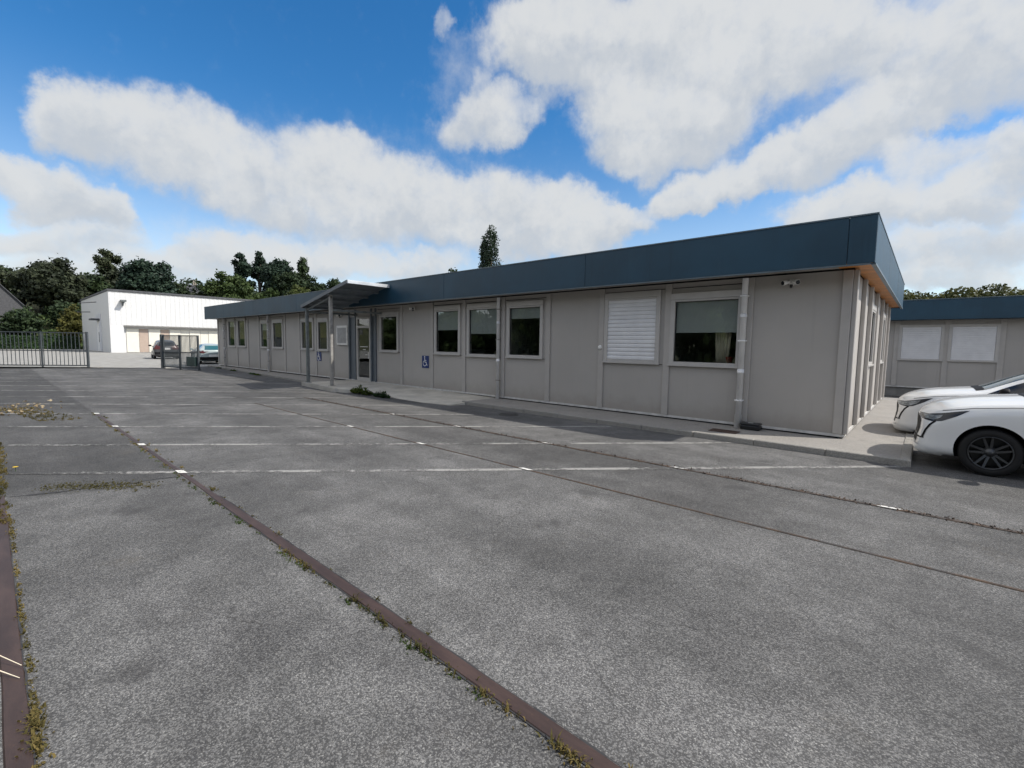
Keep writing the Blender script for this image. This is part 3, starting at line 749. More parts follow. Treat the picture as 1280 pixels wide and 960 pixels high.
child('roof_edge_cap', b, M['cap'])
b = B(); bx(b, FX0+.035, FX1-.04, FY0+.034, FY0+.05, Z0+.02, Z1-.01); child('fascia_backing', b, M['dark'])
# downpipes
for x, r_ in ((-2.68, .055), (-9.13, .045), (-25.45, .045), (-32.15, .045)):
    b = B()
    tube(b, [(0, -.10, 2.93), (0, -.10, .28)], r_, 14); tube(b, [(0, -.10, .32), (0, -.105, .05)], r_*1.18, 14)
    for z in (1.14, 2.2): tube(b, [(0, -.10, z), (0, -.10, z+.06)], r_*1.14, 14)
    o = obj('downpipe', b, M['pipe'], office, True); o.location = Vector((x, YW, 0)) - office_off
    for z in (1.75, .6, 2.6):
        b = B(); bx(b, -r_-.012, r_+.012, -.10-r_-.008, -.036, z-.012, z+.012)
        obj('bracket', b, M['galv'] if x < -5 else M['pipe'], o)
# canopy
can = empty('entrance_canopy', (-15.1, 7.72, .13), label='blue-grey sloping canopy on two posts over the office entrance', cat='canopy')
coff = Vector((-15.1, 7.72, .13))
def cz(x): return 2.86 + (x+16.95)*.196
for x, m_, lb in ((-15.1, 'galv', 'pale galvanised canopy post'), (-16.86, 'galvdark', 'darker greenish canopy post')):
    b = B(); bx(b, x-.05, x+.05, 7.70, 7.80, .13, cz(x)-.03, bev=.01); bx(b, x-.09, x+.09, 7.66, 7.84, .131, .145)
    child('post', b, M[m_], can, off=coff)['label'] = lb
    b = B(); bx(b, x-.03, x+.03, 7.80, YW-.01, 2.66, 2.73); child('beam', b, M['galvdark'], can, off=coff)
b = B()
def slopebox(b, x0, x1, y0, y1, t0, t1):
    vs = bx(b, x0, x1, y0, y1, 0, 1)
    for v in vs: v.co.z = cz(v.co.x) + (t1 if v.co.z > .5 else t0)
slopebox(b, -16.98, -13.75, 7.62, 9.13, .03, .05)
n_ = 18
for k in range(n_):
    xx = -16.9 + k*(3.1/n_); slopebox(b, xx, xx+.05, 7.64, 9.12, .051, .07)
child('roof_sheet', b, M['canopy'], can, off=coff)
b = B(); slopebox(b, -16.98, -13.72, 7.58, 7.618, -.03, .075); slopebox(b, -16.98, -16.94, 7.62, 9.13, -.03, .028); child('edge_trim', b, M['canopy'], can, off=coff)
b = B(); bx(b, -13.745, -13.70, 7.60, 9.13, cz(-13.72)-.03, cz(-13.72)+.075, bev=.005); child('edge_trim', b, M['canopyedge'], can, off=coff)
for x in (-16.4, -15.7, -15.05, -14.4):
    b = B(); slopebox(b, x-.03, x+.03, 7.62, 9.13, -.05, .029); child('purlin', b, M['canopy'], can, off=coff)
b = B(); bx(b, -16.8, -15.05, 7.72, 7.78, 2.72, 2.78) ; 
for v in b.verts: v.co.z = v.co.z + (v.co.x+16.9)*.196
child('beam', b, M['galvdark'], can, off=coff)

# wall things
def spotlight(x, z, lbl):
    r = empty('security_light', (x, YW-.01, z), label=lbl, cat='security light', group='security lights under the roof edge'); r.scale = (.78, .78, .78)
    b = B(); bx(b, -.05, .05, -.05, 0, -.07, .07, bev=.01); tube(b, [(0, -.05, 0), (0, -.1, -.03)], .02, 8); obj('base', b, M['whitep'], r)
    for s_ in (-1, 1):
        b = B(); tube(b, [(s_*.03, -.08, .01), (s_*.09, -.13, .0), (s_*.15, -.19, -.02)], [.022, .05, .062], 14); obj('lamp_head', b, M['whitep'], r)
        b = B(); tube(b, [(s_*.151, -.192, -.0205), (s_*.157, -.198, -.022)], .05, 14); obj('lens', b, M['lampdark'], r)
    b = B(); tube(b, [(0, -.07, -.06), (0, -.09, -.12)], [.035, .025], 12); obj('motion_sensor', b, M['blackp'], r)
spotlight(-1.92, 2.80, 'white twin security light on the blank panel at the near corner')
spotlight(-13.15, 2.80, 'white twin security light right of the entrance, above the blue sign')
spotlight(-18.1, 2.72, 'white twin security light half hidden under the entrance canopy')
def wheelchair_sign(x0, x1, z0, z1, lbl):
    r = empty('parking_sign', ((x0+x1)/2, YW-.012, (z0+z1)/2), label=lbl, cat='sign', group='blue wheelchair parking signs')
    w, h = (x1-x0)/2, (z1-z0)/2
    b = B(); bx(b, -w, w, -.008, 0, -h, h); obj('plate', b, M['blue'], r)
    b = B(); s_ = w*1.15; yy = -.0125
    def disc(cx, cz_, r0, r1, a0, a1, n_=22):
        ps = [(a0+(a1-a0)*k/n_) for k in range(n_+1)]
        for p, q in zip(ps, ps[1:]):
            vsx = [b.verts.new((cx+rr*math.cos(a_), yy, cz_+rr*math.sin(a_))) for rr, a_ in ((r0, p), (r1, p), (r1, q), (r0, q))]
            b.faces.new(vsx)
    def bar(p, q, ww):
        p, q = Vector(p), Vector(q); d = (q-p).normalized(); m_ = Vector((-d.y, d.x))*ww/2
        b.faces.new([b.verts.new((v.x, yy-.0005, v.y)) for v in (p-m_, q-m_, q+m_, p+m_)])
    disc(-.12*s_, -.25*s_, .36*s_, .47*s_, math.radians(110), math.radians(350)); disc(-.14*s_, .80*s_, .001*s_, .13*s_, 0, 2*PI)
    bar((-.12*s_, .62*s_), (-.08*s_, -.08*s_), .16*s_); bar((-.1*s_, .25*s_), (.28*s_, .22*s_), .11*s_); bar((-.12*s_, -.05*s_), (.30*s_, -.08*s_), .14*s_); bar((.26*s_, -.05*s_), (.46*s_, -.58*s_), .14*s_); bar((.42*s_, -.56*s_), (.6*s_, -.5*s_), .10*s_)
    o = obj('wheelchair_symbol', b, M['signwhite'], r)
wheelchair_sign(-12.73, -12.37, .80, 1.21, 'blue wheelchair sign on the wall right of the entrance')
wheelchair_sign(-20.32, -19.88, .79, 1.18, 'blue wheelchair sign on the wall behind the canopy posts')
nb_ = empty('notice_board', (-17.93, YW-.02, 1.5), label='white framed notice board on the wall left of the entrance door', cat='notice board')
nb_.location.x = -17.98
b = B(); bx(b, -.44, .44, -.05, 0, 0, .80, bev=.008); obj('frame', b, M['whitep'], nb_)
b = B(); bx(b, -.35, .35, -.056, -.051, .09, .71); obj('notice_sheet', b, M['poster'], nb_)
b = B(); lathe(b, [(.0, -.02), (.05, -.02), (.055, 0)], -5.85, YW-.037, 1.58, 'Y', 16); tag(obj('alarm_button', b, M['whitep'], None, True), 'small round white disc on the wall strip beside the closed shutter', 'wall disc')
# bait station, drain, manhole
bt = empty('bait_box', (-2.42, 9.56, .07), label='low black plastic bait box at the foot of the near downpipe', cat='bait box')
b = B(); bx(b, -.17, .17, -.1, .1, 0, .09, bev=.02, seg=2); obj('base', b, M['blackp'], bt)
b = B(); bx(b, -.175, .175, -.105, .105, .091, .13, bev=.018, seg=2); obj('lid', b, M['blackp'], bt)
b = B(); bx(b, -.05, .04, -.03, .02, .1305, .132); obj('sticker', b, M['plate'], bt)
b = B(); bx(b, -.24, .24, -.14, -.11, 0, .012); bx(b, -.24, .24, .11, .14, 0, .012); bx(b, -.24, -.21, -.109, .109, 0, .012); bx(b, .21, .24, -.109, .109, 0, .012)
for k in range(11): bx(b, -.2+k*.038, -.18+k*.038, -.109, .109, 0, .010)
o = obj('drain_grate', b, M['grate']); o.location = (-2.72, 8.98, .071); tag(o, 'rusty rectangular drain grate in the walkway in front of the near downpipe', 'drain grate')
b = B(); lathe(b, [(0, .006), (.16, .006), (.165, .002), (.18, .002), (.185, .007), (.235, .007), (.24, 0)], 0, 0, 0, 'Z', 32)
o = obj('manhole_cover', b, M['manhole']); o.location = (-7.15, 7.95, .003); tag(o, 'small dark manhole cover in the asphalt beside the kerb', 'manhole cover')

# ------------------------------------------------------------------ second modular building on the right
Y2 = 26.3; z_ = -.55
ann = empty('annex_building', (0, Y2, z_), label='second taupe modular building with a dark blue roof band behind the white cars', cat='building'); aoff = Vector((0, Y2, z_))
b = B(); bx(b, -8, 22, Y2, Y2+7, .06, 2.95); child('wall', b, M['wall'], ann, off=aoff)
b = B(); bx(b, -7.95, 21.95, Y2+.05, Y2+6.9, -.7, .058); child('plinth', b, M['plinth'], ann, off=aoff)
b = B(); bx(b, -8, 22, Y2-.02, Y2-.002, .04, .09); child('base_trim', b, M['trim'], ann, off=aoff)
b = B(); bx(b, -8.5, 22.5, Y2-.62, Y2+7.6, 2.9, 3.70, bev=.01); child('fascia', b, M['fascia'], ann, off=aoff)
b = B(); bx(b, -8.52, 22.52, Y2-.64, Y2-.56, 3.702, 3.73); child('roof_edge_cap', b, M['cap'], ann, off=aoff)
x = -2.65
while x < 22:
    b = B(); bx(b, x-.09, x+.09, Y2-.035, Y2-.003, .095, 2.898, bev=.006); child('cover_strip', b, M['strip'], ann, off=aoff); x += 1.59
for x0, x1 in ((-.93, .40), (.63, 1.98), (5.4, 6.7), (8.6, 9.9)):
    x0, x1 = x0*1.01, x1*1.01; z0, z1 = 1.25, 2.67
    b = B(); bx(b, x0-.05, x0+.05, Y2-.06, Y2-.003, z0-.05, z1+.04); bx(b, x1-.05, x1+.05, Y2-.06, Y2-.003, z0-.05, z1+.04); bx(b, x0+.05, x1-.05, Y2-.06, Y2-.003, z1-.06, z1+.04); bx(b, x0+.05, x1-.05, Y2-.07, Y2-.003, z0-.05, z0+.02)
    o = child('window', b, M['frame'], ann, off=aoff); o['label'] = 'window closed by a white roller shutter'
    b = B(); n_ = 15; h = (z1-.06-z0-.02)/n_
    for k in range(n_):
        zz = z0+.02+k*h; bx(b, x0+.052, x1-.052, Y2-.04, Y2-.02-.004, zz+.004, zz+h-.002, bev=.006)
    bx(b, x0+.052, x1-.052, Y2-.02, Y2-.004, z0+.02, z1-.06)
    child('shutter', b, M['shutter'], o, off=aoff)

# ------------------------------------------------------------------ white hall
XH = -73.4; YH = 9.9; HH = 7.6
hall = empty('warehouse', (XH, YH, 0), label='large white clad hall with cream ground floor doors beyond the gate', cat='warehouse'); hoff = Vector((XH, YH, 0))
b = B(); bx(b, XH-24, XH-.6, YH, YH+42, 0, HH-.25)
bx(b, XH-.6, XH-.02, YH, YH+42, 3.35, HH-.25); bx(b, XH-.6, XH-.02, YH, YH+1.3, 0, 3.35)
child('wall', b, M['whitewall'], hall, off=hoff)
b = B(); y = YH+.1
while y < YH+41.9:
    bx(b, XH-.019, XH+.0, y, y+.2, 3.37, HH-.26); y += .5
child('cladding', b, M['whitewall'], hall, off=hoff)
b = B(); bx(b, XH-24.1, XH+.12, YH-.1, YH+42.1, HH-.245, HH, bev=.03); child('roof', b, M['slate'], hall, off=hoff)
b = B(); bx(b, XH-.58, XH+.06, YH+1.31, YH+42, 3.2, 3.348); child('lintel', b, M['plinth'], hall, off=hoff)
y = YH+1.6; k = 0
while y < YH+40:
    b = B(); w = 1.25 if k % 2 == 0 else .95
    bx(b, XH-.595, XH-.50 if k % 2 == 0 else XH-.54, y, y+w-.05, .05, 2.95); child('roller_door' if k % 2 == 0 else 'infill_panel', b, M['cream' if k % 2 == 0 or k > 4 else 'beige'], hall, off=hoff); y += w; k += 1
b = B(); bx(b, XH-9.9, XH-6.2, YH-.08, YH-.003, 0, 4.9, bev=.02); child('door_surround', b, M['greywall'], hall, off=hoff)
b = B(); bx(b, XH-8.6, XH-6.7, YH-.16, YH-.085, .05, 3.9); dd = child('door', b, M['pipe'], hall, off=hoff)
b = B(); bx(b, XH-6.95, XH-6.85, YH-.2, YH-.165, 1.2, 2.5); child('handle', b, M['dark'], dd, off=hoff)
b = B(); bx(b, XH-8.8, XH-6.5, YH-.9, YH-.085, 4.05, 4.25); child('door_awning', b, M['slate'], hall, off=hoff)
for yy in (YH+1.3, YH+13.6):
    b = B(); bx(b, XH+.02, XH+.9, yy-.25, yy+.25, 6.15, 6.35); bx(b, XH+.02, XH+.2, yy-.08, yy+.08, 5.7, 6.15); child('flood_light', b, M['galvdark'], hall, off=hoff)
for p_ in ([(XH-15, YH, 5.4), (XH-15, YH-1.4, 5.3)], [(XH-9.3, YH, 6.5), (XH-8.6, YH-1.8, 6.2)]):
    b = B(); tube(b, p_, .06, 6); child('lamp_arm', b, M['slate'], hall, off=hoff)
# low grey annex beside the hall
sh = empty('shed', (-60, 28, 0), label='low grey flat-roofed shed between the white hall and the office', cat='shed'); soff = Vector((-60, 28, 0))
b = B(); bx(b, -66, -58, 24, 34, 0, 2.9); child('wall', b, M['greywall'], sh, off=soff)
b = B(); bx(b, -66.5, -57.3, 23, 34.4, 2.9, 3.5, bev=.04); child('roof', b, M['galv'], sh, off=soff)
b = B(); bx(b, -57.99, -57.94, 25, 26.2, .1, 2.2); bx(b, -57.99, -57.94, 28, 30.4, 1.1, 2.2); child('door', b, M['plinth'], sh, off=soff)

# ------------------------------------------------------------------ gates
def railing(name, p, q, h, nbars, posts, lbl, cat='gate', mid=.47, mesh=False):
    p, q = Vector(p), Vector(q); L_ = (q-p).length; r = empty(name, p, math.atan2(q.y-p.y, q.x-p.x), lbl, cat)
    b = B(); bx(b, 0, L_, -.02, .02, h-.05, h); bx(b, 0, L_, -.02, .02, .08, .14); bx(b, 0, L_, -.018, .018, mid*h-.02, mid*h+.03)
    obj('frame_rail', b, M['gate'], r)
    b = B()
    for k in range(1, nbars): x_ = L_*k/nbars; bx(b, x_-.013, x_+.013, -.011, .011, .141, h-.051)
    obj('bars', b, M['gate'], r)
    for f, w, hh in posts:
        b = B(); bx(b, f*L_-w/2, f*L_+w/2, -w/2-.001, w/2+.001, 0, hh, bev=.008); obj('post', b, M['gate'], r)
    return r
railing('railing', (-38.15, .25, 0), (-35.35, 3.75, 0), 1.96, 23, ((1, .1, 2.0), (.5, .07, 1.97), (0.02, .08, 1.97)), 'dark railing panel left of the open gateway', 'railing')
railing('railing', (-41.3, -3.7, 0), (-38.2, .2, 0), 1.96, 25, ((.5, .07, 1.97), (0, .08, 1.97)), 'dark railing panel running out of the picture at the left', 'railing')
g2 = railing('gate', (-32.5, 6.62, 0), (-29.15, 7.5, 0), 1.88, 30, ((0, .16, 1.92), (.5, .09, 1.9), (1, .08, 1.88)), 'open dark barred gate leaf in front of the two far cars', 'gate', .5)
b = B(); bx(b, 2.55, 3.32, -.12, .12, .22, .72, bev=.01); obj('control_box', b, M['gatebox'], g2)
b = B()
for x, y, w in ((-35.2, 3.9, .5), (-32.7, 6.5, .5)): slab(b, [(x-w, y-.45), (x+w*.9, y+.15), (x+w*.5, y+.45), (x-w*1.2, y-.1)], 0, .02)
struct('gate_threshold', b, M['kerb_light'], 'pale concrete pads at the foot of the gate posts', 'threshold')

# ------------------------------------------------------------------ vegetation
def leafmesh(name, pts, nrm, size, m_, parent=None, seed=0):
    r = np.random.default_rng(seed); n = len(pts)
    d1 = r.normal(size=(n, 3)); d1 += nrm*0.0
    d1 /= np.linalg.norm(d1, axis=1)[:, None]
    up = nrm + r.normal(size=(n, 3))*.55; up /= np.linalg.norm(up, axis=1)[:, None]
    a = np.cross(up, d1); a /= np.linalg.norm(a, axis=1)[:, None]; bb = np.cross(up, a)
    s = size*r.uniform(.55, 1.3, (n, 1)); s2 = s*r.uniform(.5, .9, (n, 1))
    co_ = np.empty((n, 4, 3)); co_[:, 0] = pts-a*s; co_[:, 1] = pts-bb*s2; co_[:, 2] = pts+a*s; co_[:, 3] = pts+bb*s2
    me = bpy.data.meshes.new(name); me.vertices.add(n*4); me.vertices.foreach_set('co', co_.reshape(-1))
    me.loops.add(n*4); me.loops.foreach_set('vertex_index', np.arange(n*4, dtype=np.int32))
    me.polygons.add(n); me.polygons.foreach_set('loop_start', np.arange(0, n*4, 4, dtype=np.int32)); me.polygons.foreach_set('loop_total', np.full(n, 4, dtype=np.int32))
    me.update(calc_edges=True); me.materials.append(m_)
    o = bpy.data.objects.new(name, me); C.objects.link(o)
    if parent: o.parent = parent
    return o
def lobes_pts(lobes, n, r, thick=.35):
    vol = np.array([l[3]*l[3]+l[4]*l[3] for l in lobes]); k = r.choice(len(lobes), n, p=vol/vol.sum())
    L_ = np.array([l[:5] for l in lobes])[k]
    d = r.normal(size=(n, 3)); d /= np.linalg.norm(d, axis=1)[:, None]
    rad = 1 - thick*r.random(n)**1.5*1.0 + r.normal(size=n)*.05
    p = np.stack([L_[:, 0]+d[:, 0]*L_[:, 3]*rad, L_[:, 1]+d[:, 1]*L_[:, 3]*rad, L_[:, 2]+d[:, 2]*L_[:, 4]*rad], 1)
    return p, d
def tree(name, x, y, zb, w, h, shape, m_, lbl, seed, leaves=6000, size=.3, group=None, cb_=0.25):
    """w crown half width, h total height; shape picks how lobes are laid out"""
    r = np.random.default_rng(seed); t_ = empty(name, (x, y, zb), 0, lbl, 'tree', group)
    lobes = []
    if shape == 'broad':
        zc = (1+cb_)/2*h; rz_ = (1-cb_)/2*h
        for i in range(75):
            d = r.normal(size=3); d /= np.linalg.norm(d); q = r.uniform(.5, .9); s_ = w*r.uniform(.13, .27)
            bump_ = 1+.12*math.sin(3*math.atan2(d[1], d[0])+seed)
            lobes.append((d[0]*w*q*bump_, d[1]*w*q*bump_, zc+d[2]*rz_*q, s_, s_*r.uniform(.55, .85)))
        lobes.append((0, 0, zc, w*.7, rz_*.72))
    elif shape == 'flat':     # maritime pine: flat layered plates
        for i in range(20):
            a = r.uniform(0, 2*PI); rr = r.uniform(.1, .8)*w; zz = r.uniform(.5, .95)
            s_ = w*r.uniform(.16, .3)
            lobes.append((rr*math.cos(a)*(1.25-zz*.5), rr*math.sin(a)*(1.25-zz*.5), zz*h, s_*1.25, s_*.55))
    elif shape == 'open':
        for i in range(26):
            a = r.uniform(0, 2*PI); rr = r.uniform(.05, .9)*w; zz = r.uniform(cb_, .96); s_ = w*r.uniform(.12, .24)
            k = math.sqrt(max(.05, 1-((zz-.5)/.52)**2))
            lobes.append((rr*k*math.cos(a), rr*k*math.sin(a), zz*h, s_, s_))
    elif shape == 'cone':
        for i in range(26):
            zz = r.uniform(.1, 1); a = r.uniform(0, 2*PI); k = (1-zz)*.8+.04
            lobes.append((w*k*math.cos(a)*.7, w*k*math.sin(a)*.7, zz*h*.96, w*(.12+.25*(1-zz)), h*.06))
    elif shape == 'column':
        for i in range(90):
            zz = r.uniform(.06, .97); a = r.uniform(0, 2*PI); k = min(1, (1.03-zz)*2.3)**.55*min(1, .65+zz*.8)
            lobes.append((w*k*.62*math.cos(a), w*k*.62*math.sin(a), zz*h, w*.26*(k+.2), h*.07))
    p, d = lobes_pts(lobes, leaves, r, .5)
    p += r.normal(size=p.shape)*size*.9
    leafmesh('crown', p, d, size, m_, t_, seed)
    b = B(); tr = max(.12, h*.022)
    tube(b, [(0, 0, -1.5), (rnd.uniform(-.1, .1), rnd.uniform(-.1, .1), h*.35), (rnd.uniform(-.3, .3), rnd.uniform(-.3, .3), h*.8)], [tr*1.3, tr, tr*.35], 8)
    for l in lobes[:9]:
        z0 = h*rnd.uniform(.25, .5)
        if l[2] > z0: tube(b, [(0, 0, z0), (l[0]*.5, l[1]*.5, (z0+l[2])/2+.3), (l[0], l[1], l[2])], [tr*.55, tr*.35, tr*.12], 5)
    obj('trunk', b, M['bark'], t_)
    return t_
def H(x, y): return hill(x, y) - .1
def T(name, ctr, r0, r1, w, ztop, shape, m_, lbl, seed, **kw):
    """place at polar distance r1 along the direction of a point measured at r0"""
    k = r1/r0; x, y = ctr[0]*k, ctr[1]*k; zt = 1.6+(ztop-1.6)*k; zb = H(x, y)
    return tree(name, x, y, zb, w*k/2, zt-zb, shape, m_, lbl, seed, **kw)
T('broad_tree', (-124.6, 8.6), 125, 128, 12.0, 16.6, 'broad', M['leaf_brown'], 'big dark bronze-green tree left of the white hall', 1, leaves=19000, size=.32, cb_=.0)
T('broad_tree', (-124.1, 14.6), 125, 135, 8.5, 14.2, 'broad', M['leaf_dark'], 'dark rounded tree filling the gap behind the left corner of the hall', 2, leaves=11000, size=.32, cb_=.0)
T('thin_tree', (-123.9, 16.8), 125, 141, 6.2, 20.4, 'open', M['leaf_thin'], 'tall thin-leaved tree with sky showing through its top', 3, leaves=5200, size=.24)
T('broad_tree', (-123.6, 18.3), 125, 136, 8.0, 15.9, 'broad', M['leaf_brown'], 'dark tree at the foot of the tall thin-leaved one', 21, leaves=9000, size=.32, cb_=0)
T('broad_tree', (-122.8, 22.9), 125, 128, 10.5, 19.2, 'broad', M['leaf_pine'], 'dark domed evergreen above the middle of the hall roof', 4, leaves=17000, size=.32, cb_=.0)
T('broad_tree', (-126, 2.0), 125, 150, 6, 14.3, 'broad', M['leaf_brown'], 'small rounded tree behind the slate roof at the left edge', 5, leaves=5000, size=.32)
T('broad_tree', (-122.0, 27.4), 125, 132, 6.5, 14.0, 'broad', M['leaf_dark'], 'low dark tree right of the domed evergreen, above the hall roof', 22, leaves=7000, size=.32, cb_=0)
T('broad_tree', (-121.0, 31.0), 125, 130, 5.5, 12.6, 'broad', M['leaf_brown'], 'lowest brownish tree in the dip of the skyline above the hall', 23, leaves=6000, size=.32, cb_=0)
T('broad_tree', (-119.3, 37.3), 125, 128, 9.5, 17.6, 'broad', M['leaf_mid'], 'rounded mid-green tree behind the far end of the hall', 6, leaves=15000, size=.30, cb_=.0)
T('pine_tree', (-118.4, 39.9), 125, 138, 5.2, 21.6, 'flat', M['leaf_pine'], 'left one of the two ragged dark pines', 7, leaves=7500, size=.28)
T('pine_tree', (-117.4, 43.0), 125, 139, 4.8, 22.4, 'flat', M['leaf_pine'], 'right one of the two ragged dark pines, with gaps of sky', 8, leaves=6500, size=.27)
T('broad_tree', (-116.0, 46.6), 125, 134, 8.0, 21.6, 'broad', M['leaf_pine'], 'tall dense dark evergreen right of the ragged pines', 9, leaves=17000, size=.32, cb_=.05)
T('cone_tree', (-113.9, 51.6), 125, 134, 7.5, 22.0, 'cone', M['leaf_dark'], 'dark conifer with a pointed top above the office roof', 10, leaves=13000, size=.32)
T('broad_tree', (-115.0, 49.3), 125, 130, 7.5, 19.6, 'broad', M['leaf_dark'], 'lower dark tree between the dense evergreen and the pointed conifer', 20, leaves=12000, size=.32, cb_=0)
T('broad_tree', (-112.9, 54.2), 125, 131, 6.0, 17.6, 'broad', M['leaf_dark'], 'dark tree right of the pointed conifer', 24, leaves=8000, size=.32, cb_=0)
T('broad_tree', (-111.0, 57.8), 125, 130, 7.5, 18.0, 'broad', M['leaf_dark'], 'dark tree just left of the canopy peak', 11, leaves=9000, size=.32, cb_=0)
T('broad_tree', (-108.8, 62.0), 125, 132, 7.0, 16.9, 'broad', M['leaf_dark'], 'low dark tree rising behind the canopy roof', 12, leaves=8000, size=.32, cb_=0)
T('round_bush', (-116.8, 44.8), 125, 118, 6.0, 14.6, 'broad', M['leaf_mid'], 'green leafy tree below the tall evergreens', 13, leaves=7000, size=.26, cb_=0)
T('round_bush', (-114.4, 50.5), 125, 116, 6.5, 16.2, 'broad', M['leaf_light'], 'pale yellow-green tree in front of the pointed conifer', 14, leaves=9000, size=.26, cb_=0)
T('poplar', (-49.2, 50.0), 70, 80, 4.6, 18.7, 'column', M['leaf_poplar'], 'single tall narrow poplar above the middle of the office roof', 15, leaves=16000, size=.17)
T('thin_tree', (-45.3, 39.3), 60, 62, 2.2, 11.5, 'open', M['leaf_dark'], 'tip of a small thin tree just showing over the office roof', 16, leaves=900, size=.14)
T('shrub', (-99.9, 8.9), 100, 103, 3.0, 7.1, 'broad', M['leaf_olive'], 'yellow-brown shrub beside the left corner of the white hall', 17, leaves=5000, size=.2, cb_=0)
T('shrub', (-106, -1.5), 106, 106, 1.8, 3.8, 'broad', M['leaf_light'], 'bright yellow-green shrub at the left edge above the hedge', 18, leaves=2500, size=.18, cb_=0)
for i, (x, y, w, z) in enumerate(((-112, 4, 5, 6.5), (-116, 10, 5, 8.5))):
    tree('shrub', x, y, H(x, y), w/2, z-H(x, y), 'broad', M['leaf_dark'], ('dark undergrowth shrub on the bank left of the hall', 'dark undergrowth shrub below the big bronze-green tree')[i], 30+i, leaves=4500, size=.26, cb_=0)
# trees on the far side of the car park, mirrored in the office windows
for i in range(22):
    x = -62 + i*4.3 + rnd.uniform(-.8, .8)
    if i == 0:
        bt_ = tree('verge_tree', x, -22, -.1, 3.9, 5.6, 'broad', M['leaf_mid'], 'green tree on the verge opposite the office', 50, leaves=9000, size=.24, group='trees opposite the office', cb_=0)
    else:
        c_ = copy_tree(bt_); c_.location = (x, -22+rnd.uniform(-1.5, 1.5), -.1); c_.rotation_euler.z = rnd.uniform(0, 6); k = rnd.uniform(.9, 1.2); c_.scale = (k, k, k*rnd.uniform(1.0, 1.3)*(1.5 if x > -38 else .9))
# hedge
r = np.random.default_rng(5); n = 16000
y = r.uniform(-22, 9.3, n); side = r.integers(0, 2, n)
px = np.where(side == 0, -96.6+r.normal(0, .08, n), -97.2+r.uniform(-.6, .6, n)); pz = np.where(side == 0, r.uniform(.1, 1.85, n), 1.85+r.normal(0, .05, n))
nm = np.where(side[:, None] == 0, np.array([[1., 0, .3]]), np.array([[0, 0, 1.]]))
o = leafmesh('hedge', np.stack([px, y, pz], 1), nm, .14, M['hedge'], None, 3); tag(o, 'long clipped green hedge behind the concrete yard', 'hedge')
# grass bank / undergrowth
n = 20000; a = np.radians(r.uniform(-98, -80, n)); rr = r.uniform(99, 128, n); x = rr*np.sin(a); y = rr*np.cos(a)
z = np.array([hill(i, j) for i, j in zip(x, y)]) + r.uniform(-.05, .5, n)*(np.sin(x*1.3)+np.sin(y*1.7)+2)/3
o = leafmesh('undergrowth', np.stack([x, y, z], 1), np.tile([.4, 0, 1.], (n, 1)), .22, M['leaf_mid'], None, 4); tag(o, 'rough green undergrowth covering the bank behind the hedge', 'undergrowth', None, 'stuff')
# wooded ridge on the right
n = 110000; lob = []
for i in range(420):
    a = math.radians(rnd.uniform(-10, 26)); rr = rnd.uniform(135, 200); x, y = rr*math.sin(a), rr*math.cos(a); s_ = rnd.uniform(2.0, 3.8)
    lob.append((x, y, hill(x, y)+rnd.uniform(1.2, 2.9), s_, s_*rnd.uniform(.7, 1.0)))
p, d = lobes_pts(lob, n, r, .25)
o = leafmesh('woodland', p, d, .36, M['leaf_wood'], None, 6); tag(o, 'mixed green and yellowish woodland along the ridge at the right', 'woodland', None, 'stuff')

lob = []
for i in range(380):
    a = math.radians(rnd.uniform(-112, -58)); rr = rnd.uniform(150, 185); x, y = rr*math.sin(a), rr*math.cos(a); s_ = rnd.uniform(2.0, 3.6)
    lob.append((x, y, hill(x, y)+rnd.uniform(1.5, 5.5), s_, s_*rnd.uniform(.7, 1.0)))
p, d = lobes_pts(lob, 72000, r, .25)
o = leafmesh('woodland', p, d, .42, M['leaf_dark'], None, 61); tag(o, 'far dark green woodland closing the gaps behind the trees over the white hall', 'woodland', None, 'stuff')

# houses behind the trees
def house(x, y, zb, w, d, he, hr, mr, mw_, lbl, rz):
    r_ = empty('house', (x, y, zb), rz, lbl, 'house')
    b = B(); bx(b, -w/2, w/2, -d/2, d/2, -3, he); prism(b, [(0, 0)]*0 or [(-w/2, he), (w/2, he), (w/2-.001, he+.001), (0, he+.001)], -d/2, d/2) if 0 else None
    vs = [b.verts.new(v) for v in ((-w/2, -d/2, he), (-w/2, d/2, he), (-w/2, 0, hr-.15), (w/2, -d/2, he), (w/2, d/2, he), (w/2, 0, hr-.15))]
    b.faces.new(vs[:3]); b.faces.new(vs[3:][::-1]); obj('wall', b, mw_, r_)
    b = B()
    for s_ in (-1, 1):
        q = [(-w/2-.3, 0, hr), (w/2+.3, 0, hr), (w/2+.3, s_*(d/2+.4), he-.25), (-w/2-.3, s_*(d/2+.4), he-.25)]
        t_ = [b.verts.new(v) for v in q]; u_ = [b.verts.new((v[0], v[1], v[2]-.18)) for v in q]
        b.faces.new(t_); b.faces.new(u_[::-1])
        for i in range(4): b.faces.new((t_[i], u_[i], u_[(i+1)%4], t_[(i+1)%4]))
    bmesh.ops.recalc_face_normals(b, faces=b.faces)
    rf = obj('roof', b, mr, r_)
    b = B(); bx(b, w*.3, w*.3+.9, -.3, .5, hr-.8, hr+1.2); obj('chimney', b, M['render'], rf)
    for k in (-1, 1):
        b = B(); bx(b, w/2+.003, w/2+.06, k*d*.2-.5, k*d*.2+.5, 1.2, 2.5); obj('window', b, M['darkbox'], r_)
    return r_
house(-125.5, 1.4, 3.2, 11, 7.2, 3.4, 8.2, M['slate'], M['slatewall'], 'dark slate-roofed house among the trees at the left edge', math.radians(2))
house(-149, 36.2, 9.0, 5.0, 8, 5.0, 7.6, M['slate'], M['brick'], 'brown house with a dark roof peeping between the trees over the hall', math.radians(75))

